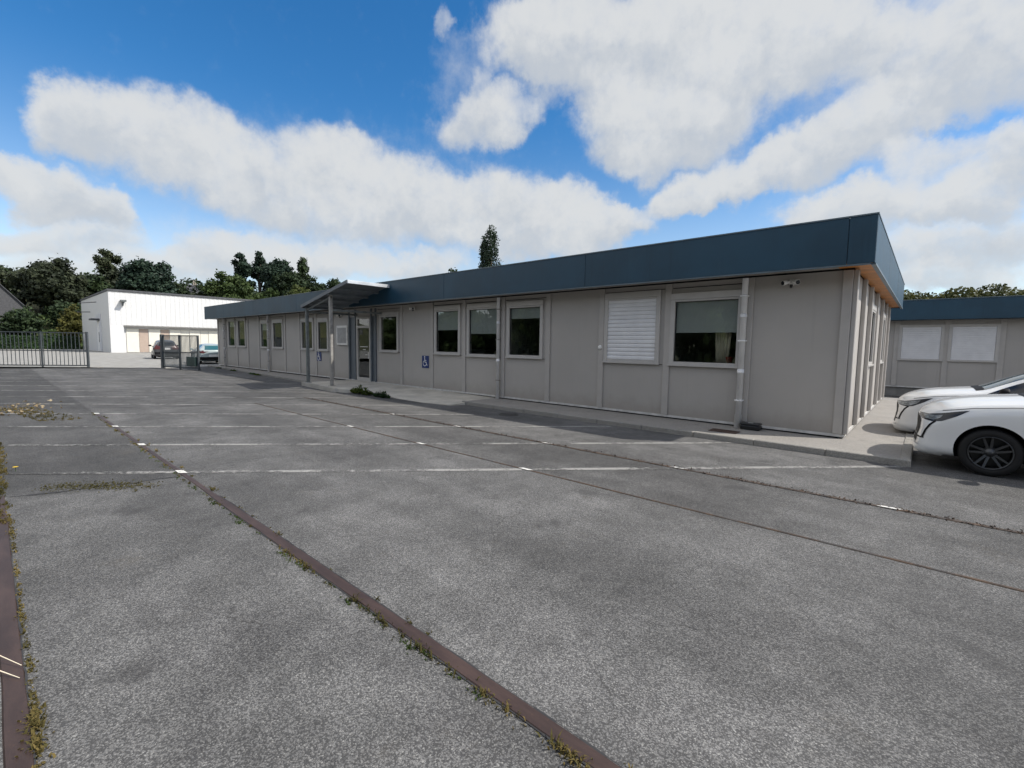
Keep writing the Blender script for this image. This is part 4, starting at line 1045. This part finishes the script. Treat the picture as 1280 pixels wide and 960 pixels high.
# weeds
def blades(name, spots, m_, hmax, lbl, cat, seed, kind='stuff', nb=14, spread=.035, wd=.004):
    r = random.Random(seed); V = []; Fc = []
    for (x, y, z, s_) in spots:
        for k in range(int(nb*s_)):
            a = r.uniform(0, 6.28); rr = abs(r.gauss(0, spread*s_)); bx_, by_ = x+rr*math.cos(a)*1.6, y+rr*math.sin(a)*.6
            h = hmax*r.uniform(.3, 1)*s_; la = r.uniform(0, 6.28); ln = r.uniform(.3, 1.4)*h; w = wd*r.uniform(.6, 1.5)
            sx, sy = -math.sin(la)*w, math.cos(la)*w; i = len(V)
            V += [(bx_-sx, by_-sy, z), (bx_+sx, by_+sy, z), (bx_+math.cos(la)*ln*.4+sx*.8, by_+math.sin(la)*ln*.4+sy*.8, z+h*.7), (bx_+math.cos(la)*ln*.4-sx*.8, by_+math.sin(la)*ln*.4-sy*.8, z+h*.7), (bx_+math.cos(la)*ln, by_+math.sin(la)*ln, z+h*.85)]
            Fc += [(i, i+1, i+2, i+3), (i+3, i+2, i+4)]
    o = obj(name, (V, [], Fc), m_); tag(o, lbl, cat, None, kind); return o
sp_ = []
x = -13.4
while x < 1.5:
    if rnd.random() < .85: sp_.append((x, 1.485+rnd.choice([-1, -1, 1])*rnd.uniform(.043, .062), .0, rnd.uniform(.25, .8)*(1.3 if x < -5.5 else 1)))
    x += rnd.uniform(.03, .2)
for x in (-3.55, -3.2, -2.55, -2.25, -1.9, -1.65, -1.42, -1.28, -1.0, -.95, -.9): sp_.append((x, 1.485-.055, 0, rnd.uniform(.8, 1.25)))
blades('dry_weeds', sp_, M['weed'], .035, 'dry yellow weeds rooted along the rusty rail in the foreground', 'weeds', 1, nb=26)
sp_ = [(rnd.uniform(-9, -1.4), 1.485-rnd.uniform(.045, .09), 0, rnd.uniform(.3, .8)) for _ in range(60)]
blades('green_weeds', sp_, M['weedgreen'], .02, 'small green weeds in the joint beside the foreground rail', 'weeds', 2, nb=26)
sp_ = [(rnd.uniform(-6, -1.8), .045+rnd.uniform(0, .015), 0, rnd.uniform(.2, .7)) for _ in range(130)] + [(rnd.uniform(-2.75, -2.45), .05, 0, 1.0) for _ in range(14)]
blades('dry_weeds', sp_, M['weed'], .028, 'brown moss and dry weeds along the rail at the left edge', 'weeds', 3, nb=22)
sp_ = [(rnd.uniform(-10.5, -5.9), rnd.gauss(-.02, .05), 0, rnd.uniform(.5, 1.2)) for _ in range(260)]
blades('verge_grass', sp_, M['weed'], .035, 'strip of yellow-green grass at the left edge of the asphalt', 'grass', 4, nb=18)
sp_ = [(rnd.uniform(-15.5, -12.6), rnd.uniform(.0, 1.0)+.0, 0, rnd.uniform(.4, 1.0)) for _ in range(240)]
blades('weed_patch', [(x, y*.6+(x+15.5)*.22, z, s_) for x, y, z, s_ in sp_], M['weed'], .045, 'low patch of weeds at the left where dead leaves gather', 'weeds', 5, nb=14)
r = np.random.default_rng(8); n = 80
p = np.stack([r.normal(-15.2, .65, n), r.normal(.5, .28, n), r.uniform(.01, .06, n)], 1)
o = leafmesh('fallen_leaves', p, np.tile([0, 0, 1.], (n, 1)), .042, M['deadleaf'], None, 7); tag(o, 'heap of pale dead leaves at the left edge of the asphalt', 'fallen leaves', None, 'stuff')
# brown litter by the crack
n = 900; u = r.random(n); p = np.stack([-7.0+.75*u+r.normal(0, .10, n), .35+1.0*u*.8+r.normal(0, .06, n), r.uniform(.004, .012, n)], 1)
o = leafmesh('leaf_litter', p, np.tile([0, 0, 1.], (n, 1)), .010, M['weed'], None, 9); tag(o, 'thin brown litter scattered along the crack near the left edge', 'leaf litter', None, 'stuff')
# moss / rust crumbs along the buried rails
n = 2600; u = r.uniform(-13, 5, n); p = np.stack([u, 6.03+r.normal(0, .035, n), r.uniform(.003, .018, n)], 1)
o = leafmesh('moss', p, np.tile([0, 0, 1.], (n, 1)), .012, M['rustdirt'], None, 10); tag(o, 'brown crumbs of rust and moss along the rail nearest the walkway', 'moss', None, 'stuff')
def leafy(name, x, y, z, lbl, seed, n, sx, sy, h):
    r = np.random.default_rng(seed); a = r.uniform(0, 6.28, n); q = np.sqrt(r.random(n))
    p = np.stack([x+sx*q*np.cos(a), y+sy*q*np.sin(a), z+h*(1-q*.75)*r.random(n)*(.45+.55*np.abs(np.sin(a*2.5+seed)))], 1)
    o = leafmesh(name, p, np.tile([0, 0, 1.], (n, 1)), .042, M['weedgreen' if seed % 2 else 'hedge'], None, seed); tag(o, lbl, 'weed clump', 'leafy weeds on the ramp edge'); return o
leafy('weed_clump', -13.15, 7.72, .03, 'larger leafy green weed clump beside the step kerb of the terrace', 21, 480, .62, .13, .34)
leafy('weed_clump', -12.05, 7.72, .02, 'smaller leafy weed clump further right along the ramp edge', 22, 260, .42, .10, .25)
for i, (x, y, s_) in enumerate(((-31, 9.0, .5), (-28, 8.8, .4), (-24.6, 8.55, .4), (-23.8, 8.5, .3))):
    leafy('weed_clump', x, y, .0, ('weed clump on the far kerb nearest the gate', 'weed clump on the far kerb between the two far downpipes', 'weed clump on the far kerb left of the canopy shadow', 'smallest weed clump on the far kerb left of the canopy')[i], 24+i, 150, s_, .1, .1)
for i, (pts) in enumerate((((-3.45, -.16, .01), (-3.35, -.06, .05), (-3.18, .03, .02)), ((-3.3, -.16, .01), (-3.2, -.05, .03), (-3.08, .02, .012)))):
    b = B(); tube(b, pts, [.003, .003, .0015], 6); tag(obj('straw', b, M['straw'], None, True), ('upper pale straw stalk lying over the rail at the left edge', 'lower pale straw stalk lying over the rail at the left edge')[i], 'straw')
def flower(x, y, lbl):
    r_ = empty('dandelion', (x, y, 0), 0, lbl, 'flower'); b = B()
    for k in range(16):
        a = k*PI/8; b.faces.new([b.verts.new(v) for v in ((0, 0, .05), (.022*math.cos(a-.17), .022*math.sin(a-.17), .058), (.028*math.cos(a), .028*math.sin(a), .056), (.022*math.cos(a+.17), .022*math.sin(a+.17), .058))])
    obj('petals', b, M['yellow'], r_); b = B(); tube(b, [(0, 0, 0), (.004, 0, .05)], .003, 5); obj('stem', b, M['hedge'], r_)
flower(-8.1, .15, 'yellow dandelion standing in the asphalt a little way from the left edge')
flower(-8.3, -.02, 'yellow dandelion in the grass strip at the very left edge')

# ------------------------------------------------------------------ cars
def lerp_tab(tab, x):
    if x <= tab[0][0]: return tab[0][1]
    for (a, va), (b_, vb) in zip(tab, tab[1:]):
        if x <= b_:
            t_ = (x-a)/(b_-a); return va+(vb-va)*t_
    return tab[-1][1]
def car(name, lbl, paint, loc, rz, P, glass_m='carglass', group=None, screen='windscreen'):
    """local x runs from the nose (0) to the tail, y across, z up"""
    root = empty(name, loc, rz, lbl, 'car', group)
    L_, Wd = P['L'], P['W']/2
    st = P['st']
    b = B(); rings = []
    N_ = []
    for s_ in st:
        x, zb, zt, hw, zs, tw = s_   # station, bottom, top centre, half width, shoulder z, half width at top edge
        wl = hw*.97
        cr = (zt-zs)
        top = [(0, zt), (tw*.55, zt-.012*P.get('crown', 1)), (tw*.92, zt-.045), ]
        if cr > .3:   # cabin
            mid = [(tw+(wl*.95-tw)*.12, zt-.12), (tw+(wl*.95-tw)*.55, zs+cr*.42), (wl*.955, zs+.02)]
        else:
            mid = [(tw+(wl*.95-tw)*.35, zt-.045-(cr)*.15), (tw+(wl*.95-tw)*.75, zs+cr*.35), (wl*.96, zs+.015)]
        zm = (zb+zs)/2
        low = [(hw*.992, zs-.06), (hw, zm+.10), (hw*.985, zm-.06), (hw*.99, zb+.12), (hw*.95, zb+.02), (hw*.7, zb), (0, zb)]
        half = top+mid+low
        ring = [(x + P['nose'](y_/Wd, z_) * max(0, 1-x/.55)**1.5 - P.get('tail', lambda a, c: 0)(y_/Wd, z_) * max(0, 1-(L_-x)/.5)**1.5, y_, z_) for y_, z_ in half]
        full = [b.verts.new(v) for v in ring] + [b.verts.new((v[0], -v[1], v[2])) for v in ring[-2:0:-1]]
        rings.append(full)
    n = len(rings[0])
    for p, q in zip(rings, rings[1:]):
        for k in range(n): b.faces.new((p[k], q[k], q[(k+1)%n], p[(k+1)%n]))
    b.faces.new(rings[0]); b.faces.new(rings[-1][::-1])
    bmesh.ops.recalc_face_normals(b, faces=b.faces)
    me = bpy.data.meshes.new('b'); b.to_mesh(me); b.free()
    tmp = bpy.data.objects.new('tmp', me); C.objects.link(tmp)
    md = tmp.modifiers.new('s', 'SUBSURF'); md.levels = 3; md.render_levels = 3
    me.materials.append(M[paint]); me.materials.append(M['carblack'])
    cut = B()
    for wx in P['wheels']:
        for s_ in (-1, 1):
            y0 = s_*(Wd-.30); y1 = s_*(Wd+.3)
            rr = P['arch']; pr = [(0, 0), (rr, 0), (rr, y1-y0), (0, y1-y0)]
            ring = []
            for yy in (y0, y1):
                ring.append([cut.verts.new((wx+rr*math.cos(2*PI*k/48), yy, P['wr']+.012+rr*math.sin(2*PI*k/48))) for k in range(48)])
            for k in range(48): cut.faces.new((ring[0][k], ring[0][(k+1)%48], ring[1][(k+1)%48], ring[1][k]))
            cut.faces.new(ring[0][::-1]); cut.faces.new(ring[1])
    bmesh.ops.recalc_face_normals(cut, faces=cut.faces)
    for f in cut.faces: f.material_index = 1
    cme = bpy.data.meshes.new('c'); cut.to_mesh(cme); cut.free(); cme.materials.append(M[paint]); cme.materials.append(M['carblack'])
    cobj = bpy.data.objects.new('cut', cme); C.objects.link(cobj)
    dg = bpy.context.evaluated_depsgraph_get(); dg.update()
    smooth_me = bpy.data.meshes.new_from_object(tmp.evaluated_get(dg))
    bv = BVHTree.FromPolygons([v.co.copy() for v in smooth_me.vertices], [tuple(p.vertices) for p in smooth_me.polygons])
    md2 = tmp.modifiers.new('b', 'BOOLEAN'); md2.operation = 'DIFFERENCE'; md2.object = cobj; md2.solver = 'EXACT'
    dg.update()
    body_me = bpy.data.meshes.new_from_object(tmp.evaluated_get(bpy.context.evaluated_depsgraph_get()))
    body_me.name = 'body'; bpy.data.objects.remove(tmp); bpy.data.objects.remove(cobj)
    body = bpy.data.objects.new('body', body_me); C.objects.link(body); body.parent = root
    for p in body_me.polygons: p.use_smooth = True
    body_me.set_sharp_from_angle(angle=math.radians(40))
    def proj(poly, axis, sgn=1, off=.004, step=.02, thick=True, inv=False, maxd=None):
        """polygon (2D) projected on the body along an axis; returns bmesh. axis 'y': poly in x,z ; 'x': poly in y,z (front) ; 'z': poly in x,y (top)"""
        b = B(); from mathutils.geometry import tessellate_polygon
        us = [p[0] for p in poly]; vs_ = [p[1] for p in poly]
        # grid the polygon by cutting its face
        vv = [b.verts.new((p[0], p[1], 0)) for p in poly]; b.faces.new(vv)
        for c0, c1, ax in ((min(us), max(us), 0), (min(vs_), max(vs_), 1)):
            k = int((c1-c0)/step)
            for i in range(1, k+1):
                co_ = [0, 0, 0]; no = [0, 0, 0]; co_[ax] = c0+(c1-c0)*i/(k+1); no[ax] = 1
                bmesh.ops.bisect_plane(b, geom=b.verts[:]+b.edges[:]+b.faces[:], plane_co=co_, plane_no=no)
        bad = []
        for v in b.verts:
            u, w = v.co.x, v.co.y
            if axis == 'y': o_, d_ = Vector((u, sgn*3, w)), Vector((0, -sgn, 0))
            elif axis == 'x': o_, d_ = Vector((-3 if sgn > 0 else L_+3, u, w)), Vector((sgn, 0, 0))
            else: o_, d_ = Vector((u, w, 4)), Vector((0, 0, -1))
            h, nn, _, _ = bv.ray_cast(o_, d_)
            if h is None: bad.append(v); continue
            if nn.dot(d_) > 0: nn = -nn
            v.co = h + nn*off
        bmesh.ops.delete(b, geom=bad, context='VERTS')
        # flip to face outwards
        b.normal_update()
        for f in b.faces:
            f.smooth = True
            c = f.calc_center_median(); od = {'y': Vector((0, sgn, 0)), 'x': Vector((-sgn, 0, 0)), 'z': Vector((0, 0, 1))}[axis]
            if f.normal.dot(od) < 0: f.normal_flip()
        return b
    def strip(pts, w):
        """thin polygon round a polyline (2D)"""
        L1, L2 = [], []
        for i, p in enumerate(pts):
            a = Vector(pts[max(i-1, 0)]); c = Vector(pts[min(i+1, len(pts)-1)]); d = (c-a).normalized(); m_ = Vector((-d.y, d.x))*w/2
            L1.append(tuple(Vector(p)+m_)); L2.append(tuple(Vector(p)-m_))
        return L1+L2[::-1]
    # windows
    for s_ in (-1, 1):
        for poly in P['side_glass']: obj('side_window', proj(poly, 'y', s_, .004, .05), M[glass_m], root)
        for nm, poly, mm, of in P.get('side_parts', []): obj(nm, proj(poly, 'y', s_, of, .02), M[mm], root)
        for nm, pts, w, mm, of in P.get('side_lines', []): obj(nm, proj(strip(pts, w), 'y', s_, of, .03), M[mm], root)
    for nm, poly, mm, of in P.get('top_parts', []): obj(nm, proj(poly, 'z', 1, of, .06), M[mm], root)
    for nm, poly, mm, of in P.get('front_parts', []): obj(nm, proj(poly, 'x', 1, of, .03), M[mm], root)
    for nm, poly, mm, of in P.get('rear_parts', []): obj(nm, proj(poly, 'x', -1, of, .04), M[mm], root)
    # wheels
    rim0 = None
    for wx in P['wheels']:
        for s_ in (-1, 1):
            R0 = P['wr']; rr = P['rim']
            cy = s_*(Wd-.135)
            b = B(); o_ = s_
            lathe(b, [(rr*.98, -.09), (rr+.02, -.105), (R0-.03, -.10), (R0-.006, -.075), (R0, -.04), (R0, .04), (R0-.006, .075), (R0-.03, .10), (rr+.02, .105), (rr*.98, .09)], 0, 0, 0, 'Y', 56)
            for f in b.faces: f.smooth = True
            tyre = obj('wheel', b, M['tyre'], root); tyre.location = (wx, cy, R0)
            b = B(); e = s_
            lathe(b, [(rr*1.0, -.085*e), (rr*.93, -.06*e), (rr*.92, .05*e), (rr*.96, .09*e), (rr*1.0, .10*e)], 0, 0, 0, 'Y', 56)
            lathe(b, [(rr*.9, -.03*e), (.0001, -.03*e)], 0, 0, 0, 'Y', 40)
            obj('rim', b, M['rimdark'], tyre, True)
            b = B()
            lathe(b, [(rr*.93, .098*e), (rr*.955, .106*e), (rr*.99, .102*e)], 0, 0, 0, 'Y', 56)
            for k in range(5):
                for dd_ in (-.17, .17):
                    a = 2*PI*k/5 + PI/2 + .15
                    c0 = Vector((math.cos(a+dd_*1.6)*.055, math.sin(a+dd_*1.6)*.055)); c1 = Vector((math.cos(a+dd_*1.25)*rr*.95, math.sin(a+dd_*1.25)*rr*.95))
                    d = (c1-c0).normalized(); m0 = Vector((-d.y, d.x))
                    vs4 = []
                    for cc, ww, yy in ((c0, .015, .055*e), (c1, .011, .088*e)):
                        for sg in (-1, 1):
                            q = cc+m0*ww*sg; vs4.append((q.x, yy, q.y))
                    f0, f1, f3, f2 = vs4[0], vs4[1], vs4[2], vs4[3]
                    tp = [b.verts.new(v) for v in (vs4[0], vs4[1], vs4[3], vs4[2])]; bt2 = [b.verts.new((v.co.x, v.co.y-.03*e, v.co.z)) for v in tp]
                    b.faces.new(tp); b.faces.new(bt2[::-1])
                    for i in range(4): b.faces.new((tp[i], bt2[i], bt2[(i+1)%4], tp[(i+1)%4]))
            lathe(b, [(.0001, .068*e), (.028, .068*e), (.032, .06*e), (.07, .05*e), (.075, .02*e)], 0, 0, 0, 'Y', 24)
            bmesh.ops.recalc_face_normals(b, faces=b.faces)
            obj('spokes', b, M['rimsilver' if P.get('bright') else 'spoke'], tyre)
    # mirrors
    for s_ in (-1, 1):
        mx_, mz = P['mirror']; b = B()
        bmesh.ops.create_icosphere(b, subdivisions=3, radius=1)
        for v in b.verts:
            v.co = Vector((v.co.x*.075 + (.02 if v.co.x > 0 else 0), v.co.y*.12, v.co.z*.075))
            if v.co.x > .05: v.co.x = .05
        bmesh.ops.translate(b, verts=b.verts, vec=(mx_, s_*(Wd+.06), mz)); bmesh.ops.recalc_face_normals(b, faces=b.faces)
        mo = obj('mirror', b, M['carblack' if P.get('dark_mirror') else paint], root, True)
        b = B(); tube(b, [(mx_+.02, s_*(Wd-.09), mz-.07), (mx_+.01, s_*(Wd+.0), mz-.04)], .018, 8); obj('bracket', b, M['carblack'], mo)
    b = B(); bx(b, .35, L_-.3, -Wd+.32, Wd-.32, .17, .3); obj('underbody', b, M['carblack'], root)
    return root
M['spoke'] = mat('spoke_grey', (.085, .088, .092), .35, metal=.7)

# ---- white hatchback: stations (x, bottom, top, half width, shoulder, half width of top edge)
hatch_st = [(0.0, .225, .70, .64, .60, .42), (.05, .19, .768, .73, .64, .50), (.16, .18, .862, .80, .715, .60), (.36, .175, .93, .845, .79, .67), (.62, .19, .985, .868, .855, .70),
            (.90, .20, 1.015, .872, .89, .71), (1.10, .20, 1.035, .872, .91, .71), (1.22, .20, 1.06, .872, .91, .68), (1.50, .20, 1.215, .872, .915, .60), (1.80, .20, 1.345, .872, .925, .55), (2.02, .20, 1.405, .872, .93, .55),
            (2.35, .20, 1.43, .872, .94, .56), (2.80, .20, 1.425, .872, .955, .555), (3.30, .20, 1.385, .872, .98, .53), (3.62, .21, 1.325, .86, .99, .50), (3.86, .25, 1.10, .82, .97, .56), (3.98, .30, .98, .77, .90, .60), (4.04, .36, .80, .70, .70, .56)]
hatch = dict(L=4.05, W=1.745, st=hatch_st, wheels=(.78, 3.32), arch=.35, wr=.308, rim=.215, mirror=(1.42, 1.0), nose=lambda y, z: .12*abs(y)**2.4 + (.035 if z > .62 else -.015 if z < .36 else .02), dark_mirror=True,
    tail=lambda y, z: .10*abs(y)**2.2,
    side_glass=[[(1.21, .945), (1.45, 1.07), (1.80, 1.235), (2.10, 1.325), (2.34, 1.345), (2.36, .975), (1.8, .955)], [(2.42, .975), (2.40, 1.345), (2.8, 1.34), (3.08, 1.31), (3.28, 1.24), (3.20, 1.02)]],
    side_parts=[('headlight', [(.015, .715), (.17, .735), (.48, .815), (.56, .83), (.44, .745), (.30, .665), (.20, .645), (.10, .66)], 'lampdark', .004),
                ('headlight', [(.12, .718), (.20, .728), (.31, .742), (.28, .70), (.22, .668), (.135, .675)], 'lamp', .008),
                ('front_lip', [(.0, .275), (.10, .205), (.30, .185), (.34, .225), (.10, .30), (.01, .31)], 'carwhite', .022),
                ('tail_light', [(3.80, .92), (4.0, .86), (3.97, .74), (3.75, .80)], 'tail', .004)],
    side_lines=[('light_fang', [(.24, .66), (.185, .60), (.145, .52), (.115, .42)], .02, 'carblack', .006),
                ('door_gap', [(1.30, .88), (1.28, .62), (1.36, .32)], .008, 'seam', .003), ('door_gap', [(2.39, .96), (2.40, .6), (2.42, .32)], .008, 'seam', .003), ('door_gap', [(3.3, .98), (3.25, .75), (3.0, .6), (2.96, .45)], .008, 'seam', .003),
                ('hood_gap', [(.30, .80), (.60, .865), (.95, .905), (1.2, .925)], .008, 'seam', .003),
                ('side_sill', [(1.15, .245), (2.0, .24), (2.9, .245)], .06, 'carblack', .004),
                ('door_handle', [(2.12, .80), (2.3, .805)], .03, 'carwhite', .02), ('vent_line', [(.02, .33), (.03, .38), (.06, .405), (.13, .41)], .018, 'carblack', .006)],
    top_parts=[('windscreen', [(1.215, -.62), (1.16, 0), (1.215, .62), (1.60, .535), (1.93, .50), (1.98, 0), (1.93, -.50), (1.60, -.535)], 'windscreen', .004),
               ('cowl', [(1.10, -.62), (1.06, 0), (1.10, .62), (1.21, .62), (1.155, 0), (1.21, -.62)], 'carblack', .006)],
    front_parts=[('grille', [(-.56, .62), (-.48, .42), (.48, .42), (.56, .62), (.40, .675), (-.40, .675)], 'carblack', .004), ('lower_intake', [(-.5, .32), (-.46, .39), (.46, .39), (.5, .32)], 'carblack', .004)],
    rear_parts=[('rear_window', [(-.50, 1.03), (-.44, 1.27), (.44, 1.27), (.50, 1.03)], 'carglass', .004), ('number_plate', [(-.26, .62), (-.26, .73), (.26, .73), (.26, .62)], 'plate', .012), ('tail_panel', [(-.66, .80), (-.66, .90), (.66, .90), (.66, .80)], 'carblack', .008)])
car('parked_car', 'nearest white hatchback, its front wheel and headlight in full view at the right edge', 'carwhite', (-.10, 9.33, 0), 0, hatch, group='white hatchbacks parked nose-in to the walkway')
car('parked_car', 'further white hatchback, mostly hidden behind the nearest one', 'carwhite', (-.44, 11.95, -.06), 0, dict(hatch, side_parts=[('headlight', hatch['side_parts'][0][1], 'lampdark', .004), ('headlight', [(.07, .705), (.19, .725), (.40, .78), (.36, .72), (.24, .66), (.10, .67)], 'lamp', .008), hatch['side_parts'][2], hatch['side_parts'][3]]), group='white hatchbacks parked nose-in to the walkway')
# small chin lip for both is part of the body loft; far cars
suv_st = [(0, .35, .82, .66, .70, .5), (.1, .28, .92, .8, .78, .58), (.4, .25, 1.02, .88, .88, .66), (.9, .24, 1.08, .9, .95, .7), (1.15, .24, 1.12, .9, .97, .7), (1.6, .24, 1.42, .9, .99, .62), (2.0, .24, 1.6, .9, 1.0, .6), (2.6, .24, 1.65, .9, 1.01, .6), (3.4, .24, 1.62, .9, 1.03, .58), (3.95, .26, 1.5, .88, 1.04, .56), (4.2, .3, 1.15, .85, 1.0, .6), (4.3, .36, .9, .78, .8, .6)]
suv = dict(L=4.32, W=1.82, st=suv_st, wheels=(.85, 3.45), arch=.39, wr=.35, rim=.22, mirror=(1.5, 1.12), nose=lambda y, z: .12*abs(y)**2, tail=lambda y, z: .08*abs(y)**2, dark_mirror=True, bright=True,
    side_glass=[[(1.45, 1.04), (1.75, 1.3), (2.1, 1.48), (2.45, 1.53), (2.45, 1.05)], [(2.52, 1.05), (2.52, 1.53), (3.3, 1.5), (3.6, 1.4), (3.7, 1.1)]],
    side_parts=[('tail_light', [(4.02, 1.15), (4.25, 1.1), (4.25, .82), (4.08, .88)], 'tail', .004), ('headlight', [(.05, .76), (.4, .86), (.45, .8), (.1, .68)], 'lamp', .004)], side_lines=[('side_sill', [(1.25, .3), (2.2, .29), (3.0, .3)], .1, 'carblack', .004)],
    top_parts=[('windscreen', [(1.25, -.62), (1.2, 0), (1.25, .62), (1.9, .52), (1.95, 0), (1.9, -.52)], 'carglass', .004)],
    front_parts=[('grille', [(-.45, .5), (-.45, .7), (.45, .7), (.45, .5)], 'carblack', .004)],
    rear_parts=[('rear_window', [(-.52, 1.12), (-.46, 1.42), (.46, 1.42), (.52, 1.12)], 'carglass', .004), ('number_plate', [(-.27, .80), (-.27, .96), (.27, .96), (.27, .80)], 'plate', .012), ('tail_light', [(-.78, .95), (-.74, 1.2), (-.6, 1.2), (-.6, .95)], 'tail', .006), ('tail_light', [(.78, .95), (.74, 1.2), (.6, 1.2), (.6, .95)], 'tail', .006), ('bumper', [(-.8, .40), (-.8, .6), (.8, .6), (.8, .40)], 'carblack', .006)])
# rear ends face the camera: the nose points away along -x
car('parked_car', 'dark grey estate car with a white plate just beyond the gateway', 'cardark', (-52.0, 10.6, 0), math.radians(-8), suv)
hb = dict(hatch, bright=True, dark_mirror=False); hb['side_lines'] = hatch['side_lines'][1:4]
hb['rear_parts'] = [('rear_window', [(-.52, .98), (-.46, 1.28), (.46, 1.28), (.52, .98)], 'tealglass', .004), ('number_plate', [(-.3, .52), (-.3, .68), (.3, .68), (.3, .52)], 'plate', .012), ('bumper', [(-.8, .30), (-.8, .5), (.8, .5), (.8, .30)], 'carblack', .006), ('tail_light', [(-.7, .74), (-.7, .94), (-.58, .94), (-.58, .74)], 'tail', .006), ('tail_light', [(.7, .74), (.7, .94), (.58, .94), (.58, .74)], 'tail', .006)]
car('parked_car', 'pale blue-grey hatchback with a white plate between the gate leaf and the office', 'carpale', (-40.4, 10.7, 0), math.radians(-6), hb, 'tealglass')
